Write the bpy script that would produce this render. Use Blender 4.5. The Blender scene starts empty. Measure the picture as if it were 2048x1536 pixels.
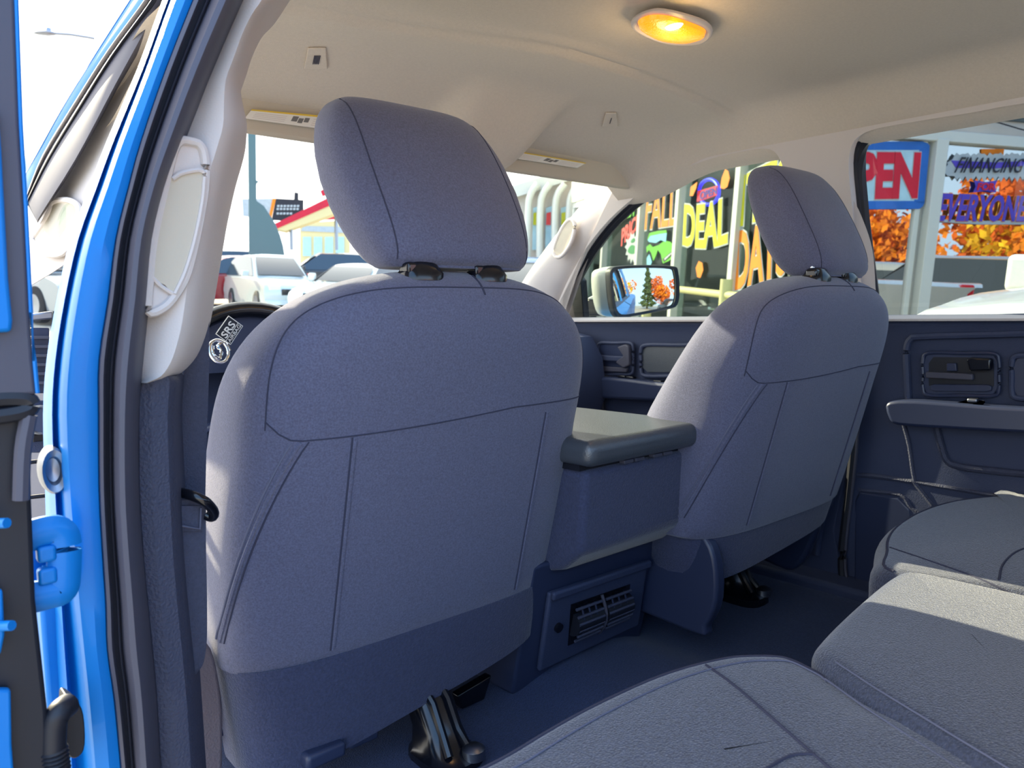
import bpy, bmesh, math, random
from mathutils import Vector as V, Matrix
random.seed(7)
S = bpy.context.scene
R = math.radians

# ---------------------------------------------------------------- camera, sky, sun, exposure
FPX = 1540.0
CAM = V((-1.06, -0.85, 1.30))
_th, _p, _r = R(41.5), R(5.2), R(0.8)
FW = V((math.sin(_th)*math.cos(_p), math.cos(_th)*math.cos(_p), -math.sin(_p)))
_r0 = V((math.cos(_th), -math.sin(_th), 0)); _u0 = _r0.cross(FW)
RT = _r0*math.cos(_r) - _u0*math.sin(_r)
UP = _u0*math.cos(_r) + _r0*math.sin(_r)
cd = bpy.data.cameras.new('camera'); cam = bpy.data.objects.new('camera', cd)
S.collection.objects.link(cam); S.camera = cam
cam.matrix_world = Matrix(((RT.x, UP.x, -FW.x, CAM.x), (RT.y, UP.y, -FW.y, CAM.y), (RT.z, UP.z, -FW.z, CAM.z), (0, 0, 0, 1)))
cd.sensor_width = 9.8; cd.lens = FPX/2048*9.8; cd.clip_start = 0.02; cd.clip_end = 500
cd.dof.use_dof = True; cd.dof.focus_distance = 1.15; cd.dof.aperture_fstop = 2.6

SUN_AZ, SUN_EL, SKY = R(-6), R(27), 1.0          # azimuth from the truck's nose, elevation
w = bpy.data.worlds.new('sky'); S.world = w; w.use_nodes = True
nt = w.node_tree; bg = nt.nodes['Background']
tcw = nt.nodes.new('ShaderNodeTexCoord')
def vdot(vec):
    n = nt.nodes.new('ShaderNodeVectorMath'); n.operation = 'DOT_PRODUCT'; n.inputs[1].default_value = vec
    nt.links.new(tcw.outputs['Generated'], n.inputs[0]); return n.outputs['Value']
def mrange(sock, a, b):
    n = nt.nodes.new('ShaderNodeMapRange'); n.interpolation_type = 'SMOOTHSTEP'
    n.inputs[1].default_value = a; n.inputs[2].default_value = b; nt.links.new(sock, n.inputs[0]); return n.outputs[0]
def mixc(f, a, b):
    n = nt.nodes.new('ShaderNodeMix'); n.data_type = 'RGBA'; nt.links.new(f, n.inputs[0])
    for k, c in ((6, a), (7, b)):
        if isinstance(c, tuple): n.inputs[k].default_value = c + (1,)
        else: nt.links.new(c, n.inputs[k])
    return n.outputs[2]
# clear autumn sky: hazy white on the sun's side, blue away from it, paler towards the horizon
side = mrange(vdot((math.sin(SUN_AZ), math.cos(SUN_AZ), .25)), -.55, .75)
hor = mrange(vdot((0, 0, 1)), .0, .45)
blue = mixc(hor, (.62, .78, .95), (.26, .48, .86))
nt.links.new(mixc(side, blue, (1.0, .98, .94)), bg.inputs[0]); bg.inputs[1].default_value = SKY
sl = bpy.data.lights.new('sun', 'SUN'); sl.energy = 4.2; sl.angle = R(0.6); sl.color = (1.0, .88, .62)
so = bpy.data.objects.new('sun', sl); S.collection.objects.link(so)
sd = V((math.sin(SUN_AZ)*math.cos(SUN_EL), math.cos(SUN_AZ)*math.cos(SUN_EL), math.sin(SUN_EL)))
so.rotation_euler = sd.to_track_quat('Z', 'Y').to_euler()
S.view_settings.view_transform = 'Standard'; S.view_settings.look = 'None'
S.view_settings.gamma = 1; S.view_settings.use_curve_mapping = False
S.view_settings.exposure = 1.75

# ---------------------------------------------------------------- helpers
def D(u, v): return FW + RT*((u-1024)/FPX) - UP*((v-768)/FPX)
def PL(u, v, P, n):
    d = D(u, v); return CAM + d*((P-CAM).dot(n)/d.dot(n))
def PX(u, v, x): return PL(u, v, V((x, 0, 0)), V((1, 0, 0)))
def PY(u, v, y): return PL(u, v, V((0, y, 0)), V((0, 1, 0)))
def PZ(u, v, z): return PL(u, v, V((0, 0, z)), V((0, 0, 1)))
def SX(u, v, off=0.0):                      # leaning upper side wall (tumblehome), off = towards the cabin
    return PL(u, v, V((.80-off, 0, 1.28)), V((1, 0, .30)))
def sidex(z): return .80 - .30*(z-1.28)

def lin(c):
    return tuple(((x/255)/12.92 if x/255 <= .04045 else ((x/255+.055)/1.055)**2.4) for x in c)
def mat(name, col, rough=.6, metal=0, coat=0, bump=0, bscale=200, emit=0, spec=.5, sheen=0, var=0, vscale=30, detail=3, aniso=None):
    m = bpy.data.materials.new(name); m.use_nodes = True; t = m.node_tree; b = t.nodes['Principled BSDF']
    c = lin(col) + (1,)
    b.inputs['Base Color'].default_value = c; b.inputs['Roughness'].default_value = rough
    b.inputs['Metallic'].default_value = metal; b.inputs['Coat Weight'].default_value = coat
    b.inputs['Coat Roughness'].default_value = .05; b.inputs['Specular IOR Level'].default_value = spec
    b.inputs['Sheen Weight'].default_value = sheen; b.inputs['Sheen Roughness'].default_value = .4
    if emit:
        b.inputs['Emission Color'].default_value = c; b.inputs['Emission Strength'].default_value = emit
    if var or bump:
        tc = t.nodes.new('ShaderNodeTexCoord'); mp = t.nodes.new('ShaderNodeMapping')
        t.links.new(tc.outputs['Object'], mp.inputs[0])
        if aniso: mp.inputs['Scale'].default_value = aniso
    if var:
        n = t.nodes.new('ShaderNodeTexNoise'); n.inputs['Scale'].default_value = vscale; n.inputs['Detail'].default_value = detail
        t.links.new(mp.outputs[0], n.inputs[0])
        r = t.nodes.new('ShaderNodeValToRGB')
        r.color_ramp.elements[0].position = .3; r.color_ramp.elements[1].position = .7
        r.color_ramp.elements[0].color = tuple(max(0, x*(1-var)) for x in c[:3]) + (1,)
        r.color_ramp.elements[1].color = tuple(min(1, x*(1+var)) for x in c[:3]) + (1,)
        t.links.new(n.outputs[0], r.inputs[0]); t.links.new(r.outputs[0], b.inputs['Base Color'])
    if bump:
        n = t.nodes.new('ShaderNodeTexNoise'); n.inputs['Scale'].default_value = bscale; n.inputs['Detail'].default_value = 2
        t.links.new(mp.outputs[0], n.inputs[0])
        bp = t.nodes.new('ShaderNodeBump'); bp.inputs['Strength'].default_value = bump; bp.inputs['Distance'].default_value = .002
        t.links.new(n.outputs[0], bp.inputs['Height']); t.links.new(bp.outputs[0], b.inputs['Normal'])
    return m
def glass(name, tint, refl, rough=0.0):
    m = bpy.data.materials.new(name); m.use_nodes = True; t = m.node_tree; t.nodes.clear()
    o = t.nodes.new('ShaderNodeOutputMaterial'); mx = t.nodes.new('ShaderNodeMixShader')
    tr = t.nodes.new('ShaderNodeBsdfTransparent'); gl = t.nodes.new('ShaderNodeBsdfGlossy')
    tr.inputs[0].default_value = tint + (1,); gl.inputs['Roughness'].default_value = rough
    mx.inputs[0].default_value = refl
    t.links.new(tr.outputs[0], mx.inputs[1]); t.links.new(gl.outputs[0], mx.inputs[2]); t.links.new(mx.outputs[0], o.inputs[0])
    return m

M = {}  # dark cloths and plastics carry lens-flare haze as a blue cast in their colour
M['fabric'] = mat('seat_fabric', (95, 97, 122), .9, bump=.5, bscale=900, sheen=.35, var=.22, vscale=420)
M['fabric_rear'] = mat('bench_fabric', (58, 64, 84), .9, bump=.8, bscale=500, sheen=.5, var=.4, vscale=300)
M['flap'] = mat('seat_carpet', (60, 65, 92), .95, bump=.8, bscale=350, sheen=.3, var=.2, vscale=250)
M['seam'] = mat('seam_thread', (56, 58, 78), .9)
M['stitch'] = mat('pale_thread', (98, 101, 122), .9)
M['carpet'] = mat('floor_carpet', (44, 58, 92), .95, bump=.8, bscale=400, sheen=.1, var=.25, vscale=300)
M['plastic'] = mat('dark_plastic', (58, 66, 92), .55, bump=.35, bscale=500, spec=.4)
M['plastic_b'] = mat('smooth_dark_plastic', (48, 56, 82), .35, spec=.5)
M['trim_b'] = mat('grained_dark_trim', (64, 68, 88), .6, bump=.8, bscale=330, spec=.4)
M['black'] = mat('gloss_black', (14, 16, 24), .18, spec=.6)
M['rubber'] = mat('seal_rubber', (72, 72, 86), .5, spec=.5)
M['rubber_d'] = mat('dark_rubber', (22, 25, 36), .5)
M['liner'] = mat('headliner_cloth', (216, 204, 188), .95, bump=.2, bscale=600, var=.03, vscale=200)
M['beige'] = mat('pale_plastic_trim', (212, 203, 198), .75, bump=.15, bscale=500)
M['visor'] = mat('visor_cloth', (200, 190, 172), .9, bump=.15, bscale=500)
M['blue'] = mat('blue_paint', (0, 118, 200), .45, metal=.1, coat=.15, spec=.35)
M['chrome'] = mat('chrome', (225, 228, 232), .12, metal=1)
M['steel'] = mat('dull_steel', (150, 155, 165), .35, metal=1)
M['web'] = mat('belt_webbing', (70, 74, 94), .85, bump=.6, bscale=500, var=.1, vscale=300)
M['leather'] = mat('console_vinyl', (66, 72, 80), .36, bump=.3, bscale=400, spec=1.0)
M['white'] = mat('white_print', (238, 236, 228), .7)
M['yellow_p'] = mat('yellow_print', (235, 200, 70), .7)
M['grey_p'] = mat('grey_print', (120, 120, 118), .7)
M['glass'] = glass('clear_glass', (.93, .97, .95), .05)
M['glass_front'] = glass('lightly_tinted_glass', (.44, .50, .46), .04)
M['glass_rear'] = glass('tinted_glass', (.38, .42, .42), .04)
M['mirror'] = glass('mirror_glass', (0, 0, 0), 1.0)
M['mirror'].node_tree.nodes['Glossy BSDF'].inputs[0].default_value = (.9, .93, .95, 1)

def obj(name, verts, faces, m, parent=None, smooth=True, kind=None):
    me = bpy.data.meshes.new(name); me.from_pydata([tuple(v) for v in verts], [], faces); me.update()
    bm = bmesh.new(); bm.from_mesh(me); bmesh.ops.recalc_face_normals(bm, faces=bm.faces); bm.to_mesh(me); bm.free()
    return link(name, me, m, parent, smooth, kind)
def link(name, me, m, parent=None, smooth=True, kind=None):
    o = bpy.data.objects.new(name, me); S.collection.objects.link(o)
    if m: me.materials.append(m)
    if smooth:
        me.polygons.foreach_set('use_smooth', [True]*len(me.polygons))
        try: me.set_sharp_from_angle(angle=R(38))
        except Exception: pass
    if parent:
        o.parent = parent; o.matrix_parent_inverse = Matrix.Translation(-parent.location) if parent.type == 'EMPTY' else Matrix()
    if kind: o['kind'] = kind
    return o
def tag(o, label, cat, group=None):
    o['label'] = label; o['category'] = cat
    if group: o['group'] = group
    return o
def thing(name, label, cat, loc, group=None, kind=None):
    o = bpy.data.objects.new(name, None); S.collection.objects.link(o); o.location = V(loc); o.empty_display_size = .05
    if kind: o['kind'] = kind
    if cat: o['category'] = cat
    if label: o['label'] = label
    if group: o['group'] = group
    return o
def dup(root, delta, label=None):
    def cp(o, par):
        c = o.copy(); S.collection.objects.link(c)
        if par:
            inv = o.matrix_parent_inverse.copy(); c.parent = par; c.matrix_parent_inverse = inv
        for ch in o.children: cp(ch, c)
        return c
    r = cp(root, None); r.location = root.location + V(delta)
    if label: r['label'] = label
    return r
def surf(rows, closed=True, caps=True):
    n = len(rows[0]); vs = [p for r in rows for p in r]; fs = []
    for i in range(len(rows)-1):
        for j in range(n if closed else n-1):
            k = (j+1) % n
            fs.append((i*n+j, i*n+k, (i+1)*n+k, (i+1)*n+j))
    if caps and closed:
        fs.append(tuple(range(n))[::-1]); fs.append(tuple((len(rows)-1)*n+j for j in range(n)))
    return vs, fs
def smooth_path(pts, n=6, closed=False):
    pts = [V(p) for p in pts]; out = []; N = len(pts)
    rng = range(N) if closed else range(N-1)
    for i in rng:
        p1, p2 = pts[i], pts[(i+1) % N]
        p0 = pts[(i-1) % N] if closed or i > 0 else p1*2-p2
        p3 = pts[(i+2) % N] if closed or i < N-2 else p2*2-p1
        for k in range(n):
            t = k/n
            out.append(.5*((2*p1)+(p2-p0)*t+(2*p0-5*p1+4*p2-p3)*t*t+(3*p1-p0-3*p2+p3)*t**3))
    if not closed: out.append(pts[-1])
    return out
def tube_vf(path, rad, n=10, closed=False, flat=1.0, ref=V((0, 0, 1))):
    rows = []; N = len(path)
    for i, p in enumerate(path):
        a = path[(i-1) % N] if closed or i else path[0]; b = path[(i+1) % N] if closed or i < N-1 else path[-1]
        t = (b-a).normalized(); x = t.cross(ref)
        if x.length < 1e-3: x = t.cross(V((1, 0, 0)))
        x.normalize(); y = t.cross(x)
        r = rad[i] if isinstance(rad, (list, tuple)) else rad
        rows.append([p + x*(r*math.cos(2*math.pi*k/n)) + y*(r*flat*math.sin(2*math.pi*k/n)) for k in range(n)])
    if closed: rows.append(rows[0]); return surf(rows, True, False)
    return surf(rows)
def tube(name, path, rad, m, parent=None, n=10, closed=False, flat=1.0, ref=V((0, 0, 1)), kind=None):
    return obj(name, *tube_vf(path, rad, n, closed, flat, ref), m, parent, True, kind)
def prism_vf(pts, vec):
    pts = [V(p) for p in pts]; n = len(pts); vec = V(vec)
    vs = pts + [p+vec for p in pts]
    fs = [tuple(range(n)), tuple(range(2*n-1, n-1, -1))] + [(i, (i+1) % n, n+(i+1) % n, n+i) for i in range(n)]
    return vs, fs
def bevelled(o, wd, seg=3):
    b = o.modifiers.new('bevel', 'BEVEL'); b.width = wd; b.segments = seg; b.limit_method = 'ANGLE'; b.angle_limit = R(35)
    return o
def prism(name, pts, vec, m, parent=None, bev=0, seg=3, kind=None):
    o = obj(name, *prism_vf(pts, vec), m, parent, True, kind)
    return bevelled(o, bev, seg) if bev else o
def box_vf(c, s, ax=None):
    c = V(c); ax = ax or (V((1, 0, 0)), V((0, 1, 0)), V((0, 0, 1))); h = [a*(x/2) for a, x in zip(ax, s)]
    vs = [c+h[0]*i+h[1]*j+h[2]*k for i in (-1, 1) for j in (-1, 1) for k in (-1, 1)]
    return vs, [(0, 1, 3, 2), (4, 6, 7, 5), (0, 4, 5, 1), (2, 3, 7, 6), (0, 2, 6, 4), (1, 5, 7, 3)]
def box(name, c, s, m, parent=None, bev=0, ax=None, kind=None, seg=3):
    o = obj(name, *box_vf(c, s, ax), m, parent, bool(bev), kind)
    return bevelled(o, bev, seg) if bev else o
def join_vf(lst):
    vs, fs = [], []
    for a, b in lst:
        k = len(vs); vs += list(a); fs += [tuple(i+k for i in f) for f in b]
    return vs, fs
def rrect(c, ex, ey, wd, ht, r, n=5):
    out = []
    for sx, sy, a0 in ((1, 1, 0), (-1, 1, 90), (-1, -1, 180), (1, -1, 270)):
        for k in range(n+1):
            a = R(a0+90*k/n)
            out.append(c + ex*(sx*(wd/2-r)+r*math.cos(a)) + ey*(sy*(ht/2-r)+r*math.sin(a)))
    return out
def text_vf(s, bold=.02, extr=0.0, shear=0):
    cu = bpy.data.curves.new('t', 'FONT'); cu.body = s; cu.offset = bold; cu.extrude = extr; cu.resolution_u = 3; cu.shear = shear
    o = bpy.data.objects.new('t', cu); S.collection.objects.link(o)
    dg = bpy.context.evaluated_depsgraph_get(); me = bpy.data.meshes.new_from_object(o.evaluated_get(dg))
    vs = [v.co.copy() for v in me.vertices]; fs = [tuple(p.vertices) for p in me.polygons]
    bpy.data.objects.remove(o); bpy.data.curves.remove(cu); bpy.data.meshes.remove(me)
    return vs, fs
def text_on(name, s, quad, nrm, m, parent=None, bold=.02, thick=.004, lift=.0, shear=0, box_from=None, arch=0):
    """letters fitted bilinearly to the quad bl, br, tr, tl, given real thickness along nrm"""
    vs, fs = text_vf(s, bold, .5, shear)
    rv = text_vf(s, box_from if box_from is not None else bold, 0, shear)[0]
    x0, x1 = min(v.x for v in rv), max(v.x for v in rv); y0, y1 = min(v.y for v in rv), max(v.y for v in rv)
    bl, br, tr, tl = quad; out = []
    for v in vs:
        a, b = (v.x-x0)/(x1-x0), (v.y-y0)/(y1-y0)
        p = (bl*(1-a)+br*a)*(1-b) + (tl*(1-a)+tr*a)*b
        p = p + (bl-tl)*(arch*4*a*(1-a)*(1-.15*b))
        out.append(p + nrm*(lift + (v.z+.5)*thick))
    return obj(name, out, fs, m, parent, False)
from mathutils.bvhtree import BVHTree
def drape(o, px, n=5, up=.0012):
    """a line laid on the visible surface of o along these sight lines"""
    me = o.data; bv = BVHTree.FromPolygons([v.co for v in me.vertices], [tuple(p.vertices) for p in me.polygons])
    out = []
    for q in smooth_path([V((u, v, 0)) for u, v in px], n):
        h = bv.ray_cast(CAM, D(q.x, q.y).normalized())
        if h[0] is not None: out.append(h[0]+(CAM-h[0]).normalized()*up)
    return out
def empty_at(name, pts, *a, **k):
    c = sum((V(p) for p in pts), V())/len(pts); return thing(name, *a, loc=c, **k)

# ---------------------------------------------------------------- cabin shell: headliner, floor, right side
def sstep(a, b, x):
    t = min(1, max(0, (x-a)/(b-a))); return t*t*(3-2*t)
def ceil_z(x, y):
    z = 1.772
    rid = .135 + .06*abs(x/.6)**2 + (.07 if x < 0 else .0)*sstep(0, .4, -x)     # crossing crease
    z -= .016*sstep(rid-.006, rid+.016, y)*(1-sstep(.52, .66, abs(x))) - .007*math.exp(-((y-rid+.012)/.012)**2)*(1-sstep(.52, .66, abs(x)))*-1
    f = sstep(.30, .56, y)
    bump = math.exp(-((x-.045)/.13)**8)
    z -= f*.055 + sstep(.28, .52, y)*bump*.075
    z -= .10*sstep(.50, .70, abs(x))**1.5 + .006*(x/.6)**2
    if y < -1.0: z -= .10*sstep(-1.0, -1.4, y)*0
    return z
NX, NY = 80, 260
xs = [-.70+1.40*i/NX for i in range(NX+1)]; ys = [-1.35+1.98*j/NY for j in range(NY+1)]
rows = [[V((x, y, ceil_z(x, y))) for x in xs] for y in ys]
top = [[p+V((0, 0, .05)) for p in r] for r in rows]
v1, f1 = surf(rows, False, False); v2, f2 = surf(top, False, False)
hl = obj('ceiling', *join_vf([(v1, f1), (v2, f2)]), M['liner'], None, True, 'structure')
hl['label'] = 'beige cloth headliner of the cab with a crossing crease'
roof = obj('roof', *surf([[V((max(-.66, x*1.06), y*1.03, 1.80+.045*(1-(x/.75)**2))) for x in xs[::6]] for y in ys[::5]], False, False), M['blue'], None, True, 'structure')

# small ventilated covers in the headliner
def liner_cap(pts, slots):
    c = sum(pts, V())/4
    o = prism('microphone_cover', pts, V((0, .0, -.004)), M['liner'], hl, .003)
    for k in range(slots[2]):
        p = [slots[0](k), slots[1]]
    return o
for (us, vs_, n, nm) in (((607, 655), (92, 134), 5, 0), ((1203, 1236), (223, 250), 1, 0)):
    # find the headliner height along this ray
    def hit(u, v):
        d = D(u, v); t = .3
        while t < 3:
            p = CAM+d*t
            if p.z >= ceil_z(p.x, p.y): break
            t += .004
        return CAM+d*t
    q = [hit(us[0], vs_[1]), hit(us[1], vs_[1]), hit(us[1]-4, vs_[0]), hit(us[0]+8, vs_[0])]
    nrm = (q[1]-q[0]).cross(q[3]-q[0]).normalized()
    if nrm.dot(CAM-q[0]) < 0: nrm = -nrm
    cpl = prism('microphone_cover', [p+nrm*.001 for p in q], nrm*.004, M['liner'], hl, .004)
    cx = sum(q, V())/4+nrm*.0055; ex = (q[1]-q[0]); ey = (q[3]-q[0])
    for k in range(n):
        o_ = cx + ex*((k-(n-1)/2)*.055)
        prism('vent_slot', [o_-ex*.015-ey*.2, o_+ex*.015-ey*.2, o_+ex*.015+ey*.2, o_-ex*.015+ey*.2], nrm*.0012, M['seam'], cpl)

# floor: carpet with a low tunnel
def floor_z(x, y): return .615 + .035*(1-sstep(.06, .22, abs(x))) + .10*sstep(.55, .9, y)
rows = [[V((-.84+1.66*i/40, -1.0+1.95*j/24, floor_z(-.84+1.66*i/40, -1.0+1.95*j/24))) for i in range(41)] for j in range(25)]
v1, f1 = surf(rows, False, False); v2, f2 = surf([[p-V((0, 0, .06)) for p in r] for r in rows], False, False)
fl = obj('floor', *join_vf([(v1, f1), (v2, f2)]), M['carpet'], None, True, 'structure')

# ---- right side of the cab above the belt: one beige moulding with two window openings
def rounded(pts, closed=True, n=5): return smooth_path(pts, n, closed)
win1 = [SX(*q) for q in ((1128, 640), (1128, 600), (1150, 552), (1185, 492), (1230, 436), (1290, 384), (1350, 347), (1420, 318), (1490, 300), (1535, 293), (1560, 298), (1574, 318), (1583, 352), (1596, 420), (1612, 500), (1630, 600), (1634, 640))]
win2 = [SX(*q) for q in ((1745, 640), (1738, 590), (1722, 470), (1714, 390), (1709, 325), (1716, 285), (1735, 265), (1770, 252), (1860, 236), (1960, 220), (2048, 204), (2300, 172), (2700, 160), (2760, 300), (2760, 640))]
outer = [V((sidex(1.28), 1.02, 1.28)), V((sidex(1.28), -1.3, 1.28)), V((sidex(1.775), -1.3, 1.775)), V((sidex(1.775), .45, 1.775)), V((sidex(1.70), .60, 1.70))]
def holed_sheet(name, out, holes, thick, m, kind='structure'):
    bm = bmesh.new(); es = []
    for loop in [out]+holes:
        vs = [bm.verts.new(p) for p in loop]
        es += [bm.edges.new((vs[i], vs[(i+1) % len(vs)])) for i in range(len(vs))]
    bmesh.ops.triangle_fill(bm, use_beauty=True, edges=es)
    bmesh.ops.solidify(bm, geom=bm.faces[:], thickness=thick)
    bmesh.ops.recalc_face_normals(bm, faces=bm.faces)
    me = bpy.data.meshes.new(name); bm.to_mesh(me); bm.free()
    return link(name, me, m, None, True, kind)
h1 = smooth_path(win1[1:-1], 3); h2 = smooth_path(win2[1:-1], 3)
belt = lambda p: V((sidex(1.285), p.y, 1.285))
wr = holed_sheet('wall_right', outer, [h1+[belt(h1[-1]), belt(h1[0])], h2+[belt(h2[-1]), belt(h2[0])]], -.03, M['beige'])
wr['label'] = 'beige moulded side trim around the far side windows'
sk_ = [V((sidex(z)+.055, y, z)) for y, z in ((.06, 1.20), (-1.3, 1.20), (-1.3, 1.785), (.06, 1.785))]
hsk = holed_sheet('outer_skin', sk_, [[V((sidex(p.z-dz)+.055, min(p.y+(.05 if p.y > -.5 and p.z < 1.66 else .0), .045), p.z-dz)) for p, dz in [(q, 0) for q in h2]+[(belt(h2[-1]), .05), (belt(h2[0]), .05)] if p.y > -1.25]], -.012, M['blue'], None)
hsk.parent = wr; hsk['kind'] = 'part'; del hsk['kind']
# rubber seals and glass of the two windows
for i, (h, nm) in enumerate(((h1, 'window_1'), (h2, 'window_2'))):
    o_ = [p+V((.03, 0, .004)) for p in h]
    gl = obj(nm, [p+V((.035, 0, 0)) for p in h+[belt(h[-1]), belt(h[0])]], [tuple(range(len(h)+2))], M['glass_front' if i == 0 else 'glass_rear'], None, False, 'structure')
    tube('window_seal', [p+V((.016, 0, 0)) for p in h], .017, M['rubber_d'], gl, 8, False)
    tube('seal_lip', [p+V((.002, 0, 0)) for p in h], .0075, M['rubber_d'], gl, 8, False)
# B pillar of the far side: puffed beige cover between the windows, with a pressed badge
def pil_rows(lf, rt, off, puff, m, name, n=11, back=.05, parent=None, kind='structure'):
    rows = []
    for a, b in zip(smooth_path(lf, 5), smooth_path(rt, 5)):
        mid = (a+b)/2; nrm = (CAM-mid); nrm.z = 0; nrm.normalize()
        r = [a*(1-t)+b*t + nrm*(puff*(1-abs(2*t-1)**3)) for t in [k/(n-1) for k in range(n)]]
        r += [b-nrm*back, a-nrm*back]; rows.append(r)
    return obj(name, *surf(rows), m, parent, True, kind)
bp = pil_rows([SX(*q, .005) for q in ((1565, 300), (1585, 350), (1600, 420), (1618, 500), (1634, 590), (1640, 645))],
         [SX(*q, .02) for q in ((1700, 285), (1697, 330), (1698, 380), (1722, 430), (1745, 500), (1752, 590), )], .0, .012, M['beige'], 'trim_1')
bp['label'] = 'puffed beige pillar cover between the far side windows'
c = SX(1620, 318, .02); ex = (SX(1640, 317, .02)-c).normalized(); nb = V((-1, -.2, -.3)).normalized(); ey = nb.cross(ex).normalized()
if ey.z < 0: ey = -ey
shield = [c+ex*a*.020+ey*b*.020 for a, b in ((-1, .7), (-.6, .95), (.6, .95), (1, .7), (.8, -.2), (0, -.95), (-.8, -.2))]
bd = tube('airbag_badge', shield, .0024, M['beige'], bp, 6, True)
def quad_at(c, ex, ey, w_, h_): return [c-ex*w_/2-ey*h_/2, c+ex*w_/2-ey*h_/2, c+ex*w_/2+ey*h_/2, c-ex*w_/2+ey*h_/2]
text_on('badge_lettering', 'SRS', quad_at(c+ey*.004, ex, ey, .026, .010), nb, M['beige'], bd, .02, .0025)

# A pillar, far side
apl = [PX(*q, .70) for q in ((1176, 352), (1184, 372), (1158, 415), (1098, 488), (1046, 562), (1030, 600), (1022, 640))]
apr = [SX(*q, .012) for q in ((1345, 346), (1285, 386), (1228, 436), (1182, 492), (1146, 552), (1124, 596), (1116, 640))]
ap = pil_rows(apl, apr, 0, .02, M['beige'], 'trim_2', 11, .04)
ap['label'] = 'sunlit beige windscreen pillar cover with an oval grab handle'
gh = [PX(*q, .675) for q in ((1143, 440), (1150, 452), (1143, 484), (1126, 510), (1113, 514), (1108, 500), (1118, 470), (1132, 446))]
gh = smooth_path(gh, 4, True)
prism('handle_recess', [p for p in gh], V((-.006, -.006, 0)), M['visor'], ap)
tube('handle_rim', [p+V((-.004, -.004, 0)) for p in gh], .006, M['beige'], ap, 8, True)

# windscreen
ws = [V((-.74, 1.30, 1.22)), V((.74, 1.30, 1.22)), V((.66, .60, 1.70)), V((-.66, .60, 1.70))]
wsn = obj('window_3', ws, [(0, 1, 2, 3)], M['glass'], None, False, 'structure')
header = box('trim_3', (0, .615, 1.725), (1.34, .05, .07), M['liner'], None, .012, kind='structure')

# ---- front and rear doors, far side (inner panels), with everything the photo shows on them
def door_base(name, y0, y1, label, z0=.60):
    prof = [(.80, 1.285), (.785, 1.262), (.80, 1.235), (.80, 1.0), (.79, .80), (.80, z0), (.86, z0), (.93, .75), (.95, 1.1), (.92, 1.25), (.86, 1.285)]
    rows = [[V((x, y, z)) for x, z in prof] for y in (y0, y1)]
    o = obj(name, *surf(rows), M['plastic'], None, True, 'structure'); o['label'] = label
    obj('outer_skin', *surf([[V((x+.008, y, z)) for x, z in ((.93, .55), (.955, .75), (.965, 1.1), (.935, 1.25), (.88, 1.28))] for y in (y0, y1)], False, False), M['blue'], o)
    return o
d1 = door_base('door_1', .075, 1.02, 'dark inner panel of the front passenger door')
d2 = door_base('door_2', -1.15, .035, 'dark inner panel of the rear passenger door')
def pan(name, pts, x, dx, m, par, bev=.004, n=0):
    q = [PX(u, v, x) for u, v in pts]
    if n: q = smooth_path(q, n, True)
    return prism(name, q, V((dx, 0, 0)), m, par, bev)
def frame_px(name, pts, x, rad, m, par, closed=True, n=4):
    return tube(name, smooth_path([PX(u, v, x) for u, v in pts], n, closed), rad, m, par, 8, closed)
def rr(u0, v0, u1, v1, sl=0.0, k=.18):       # rounded box in the photo, sl = slope
    w_, h_ = u1-u0, v1-v0; f = lambda a, b: (u0+a*w_, v0+b*h_+sl*a*w_)
    return [f(k*.4, 0), f(.5, 0), f(1-k*.4, 0), f(1, k), f(1, .5), f(1, 1-k), f(1-k*.4, 1), f(.5, 1), f(k*.4, 1), f(0, 1-k), f(0, .5), f(0, k)]
# rear door
frame_px('belt_rail', [(1772, 641), (1900, 640), (2120, 636)], .80, .011, M['plastic'], d2, False)
frame_px('panel_lip', [(2140, 660), (2048, 667), (1850, 673), (1822, 678), (1813, 700), (1814, 740), (1817, 800)], .793, .008, M['plastic'], d2, False)
bz = pan('handle_bowl', rr(1846, 706, 1998, 790, .01), .792, -.006, M['plastic'], d2, .003)
pan('bowl_recess', rr(1858, 714, 1988, 782, .01), .786, -.0012, M['rubber_d'], d2, .0)
pan('bowl_ledge', [(1856, 743), (1950, 747), (1950, 760), (1856, 755)], .784, -.014, M['rubber'], d2, .003)
pan('release_lever', [(1938, 718), (1948, 714), (1988, 716), (1988, 740), (1945, 742), (1942, 730)], .780, -.02, M['black'], d2, .004)
pan('lever_hinge', [(1896, 726), (1915, 726), (1917, 742), (1896, 742)], .784, -.01, M['plastic_b'], d2, .002)
pan('bowl_pocket', rr(1862, 768, 1985, 782, .01), .784, -.008, M['plastic_b'], d2, .002)
frame_px('bowl_rim', rr(1846, 706, 1998, 790, .01), .785, .004, M['plastic_b'], d2)
frame_px('cup_frame', rr(2024, 712, 2160, 796, .01), .79, .006, M['plastic'], d2)
pan('cup_recess', rr(2028, 716, 2150, 792, .01), .792, -.003, M['plastic_b'], d2, .0)
arm = [(1790, 808), (1800, 799), (1850, 797), (2000, 808), (2160, 820), (2160, 862), (2048, 860), (1900, 852), (1815, 846), (1797, 834)]
pan('armrest', arm, .795, -.055, M['plastic_b'], d2, .014, 2)
p = [PX(*q, .762) for q in ((1908, 812), (1940, 804), (1972, 808), (1962, 820))]
prism('switch_plate', [q+V((-.004, 0, .004)) for q in p], V((0, 0, .003)), M['black'], d2, .001)
box('window_switch', PX(1946, 808, .755)+V((0, 0, .008)), (.016, .02, .008), M['steel'], d2, .003)
frame_px('map_pocket_rim', [(1872, 852), (1882, 890), (1893, 920), (1915, 932), (1980, 941), (2160, 958)], .792, .008, M['trim_b'], d2, False)
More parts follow.
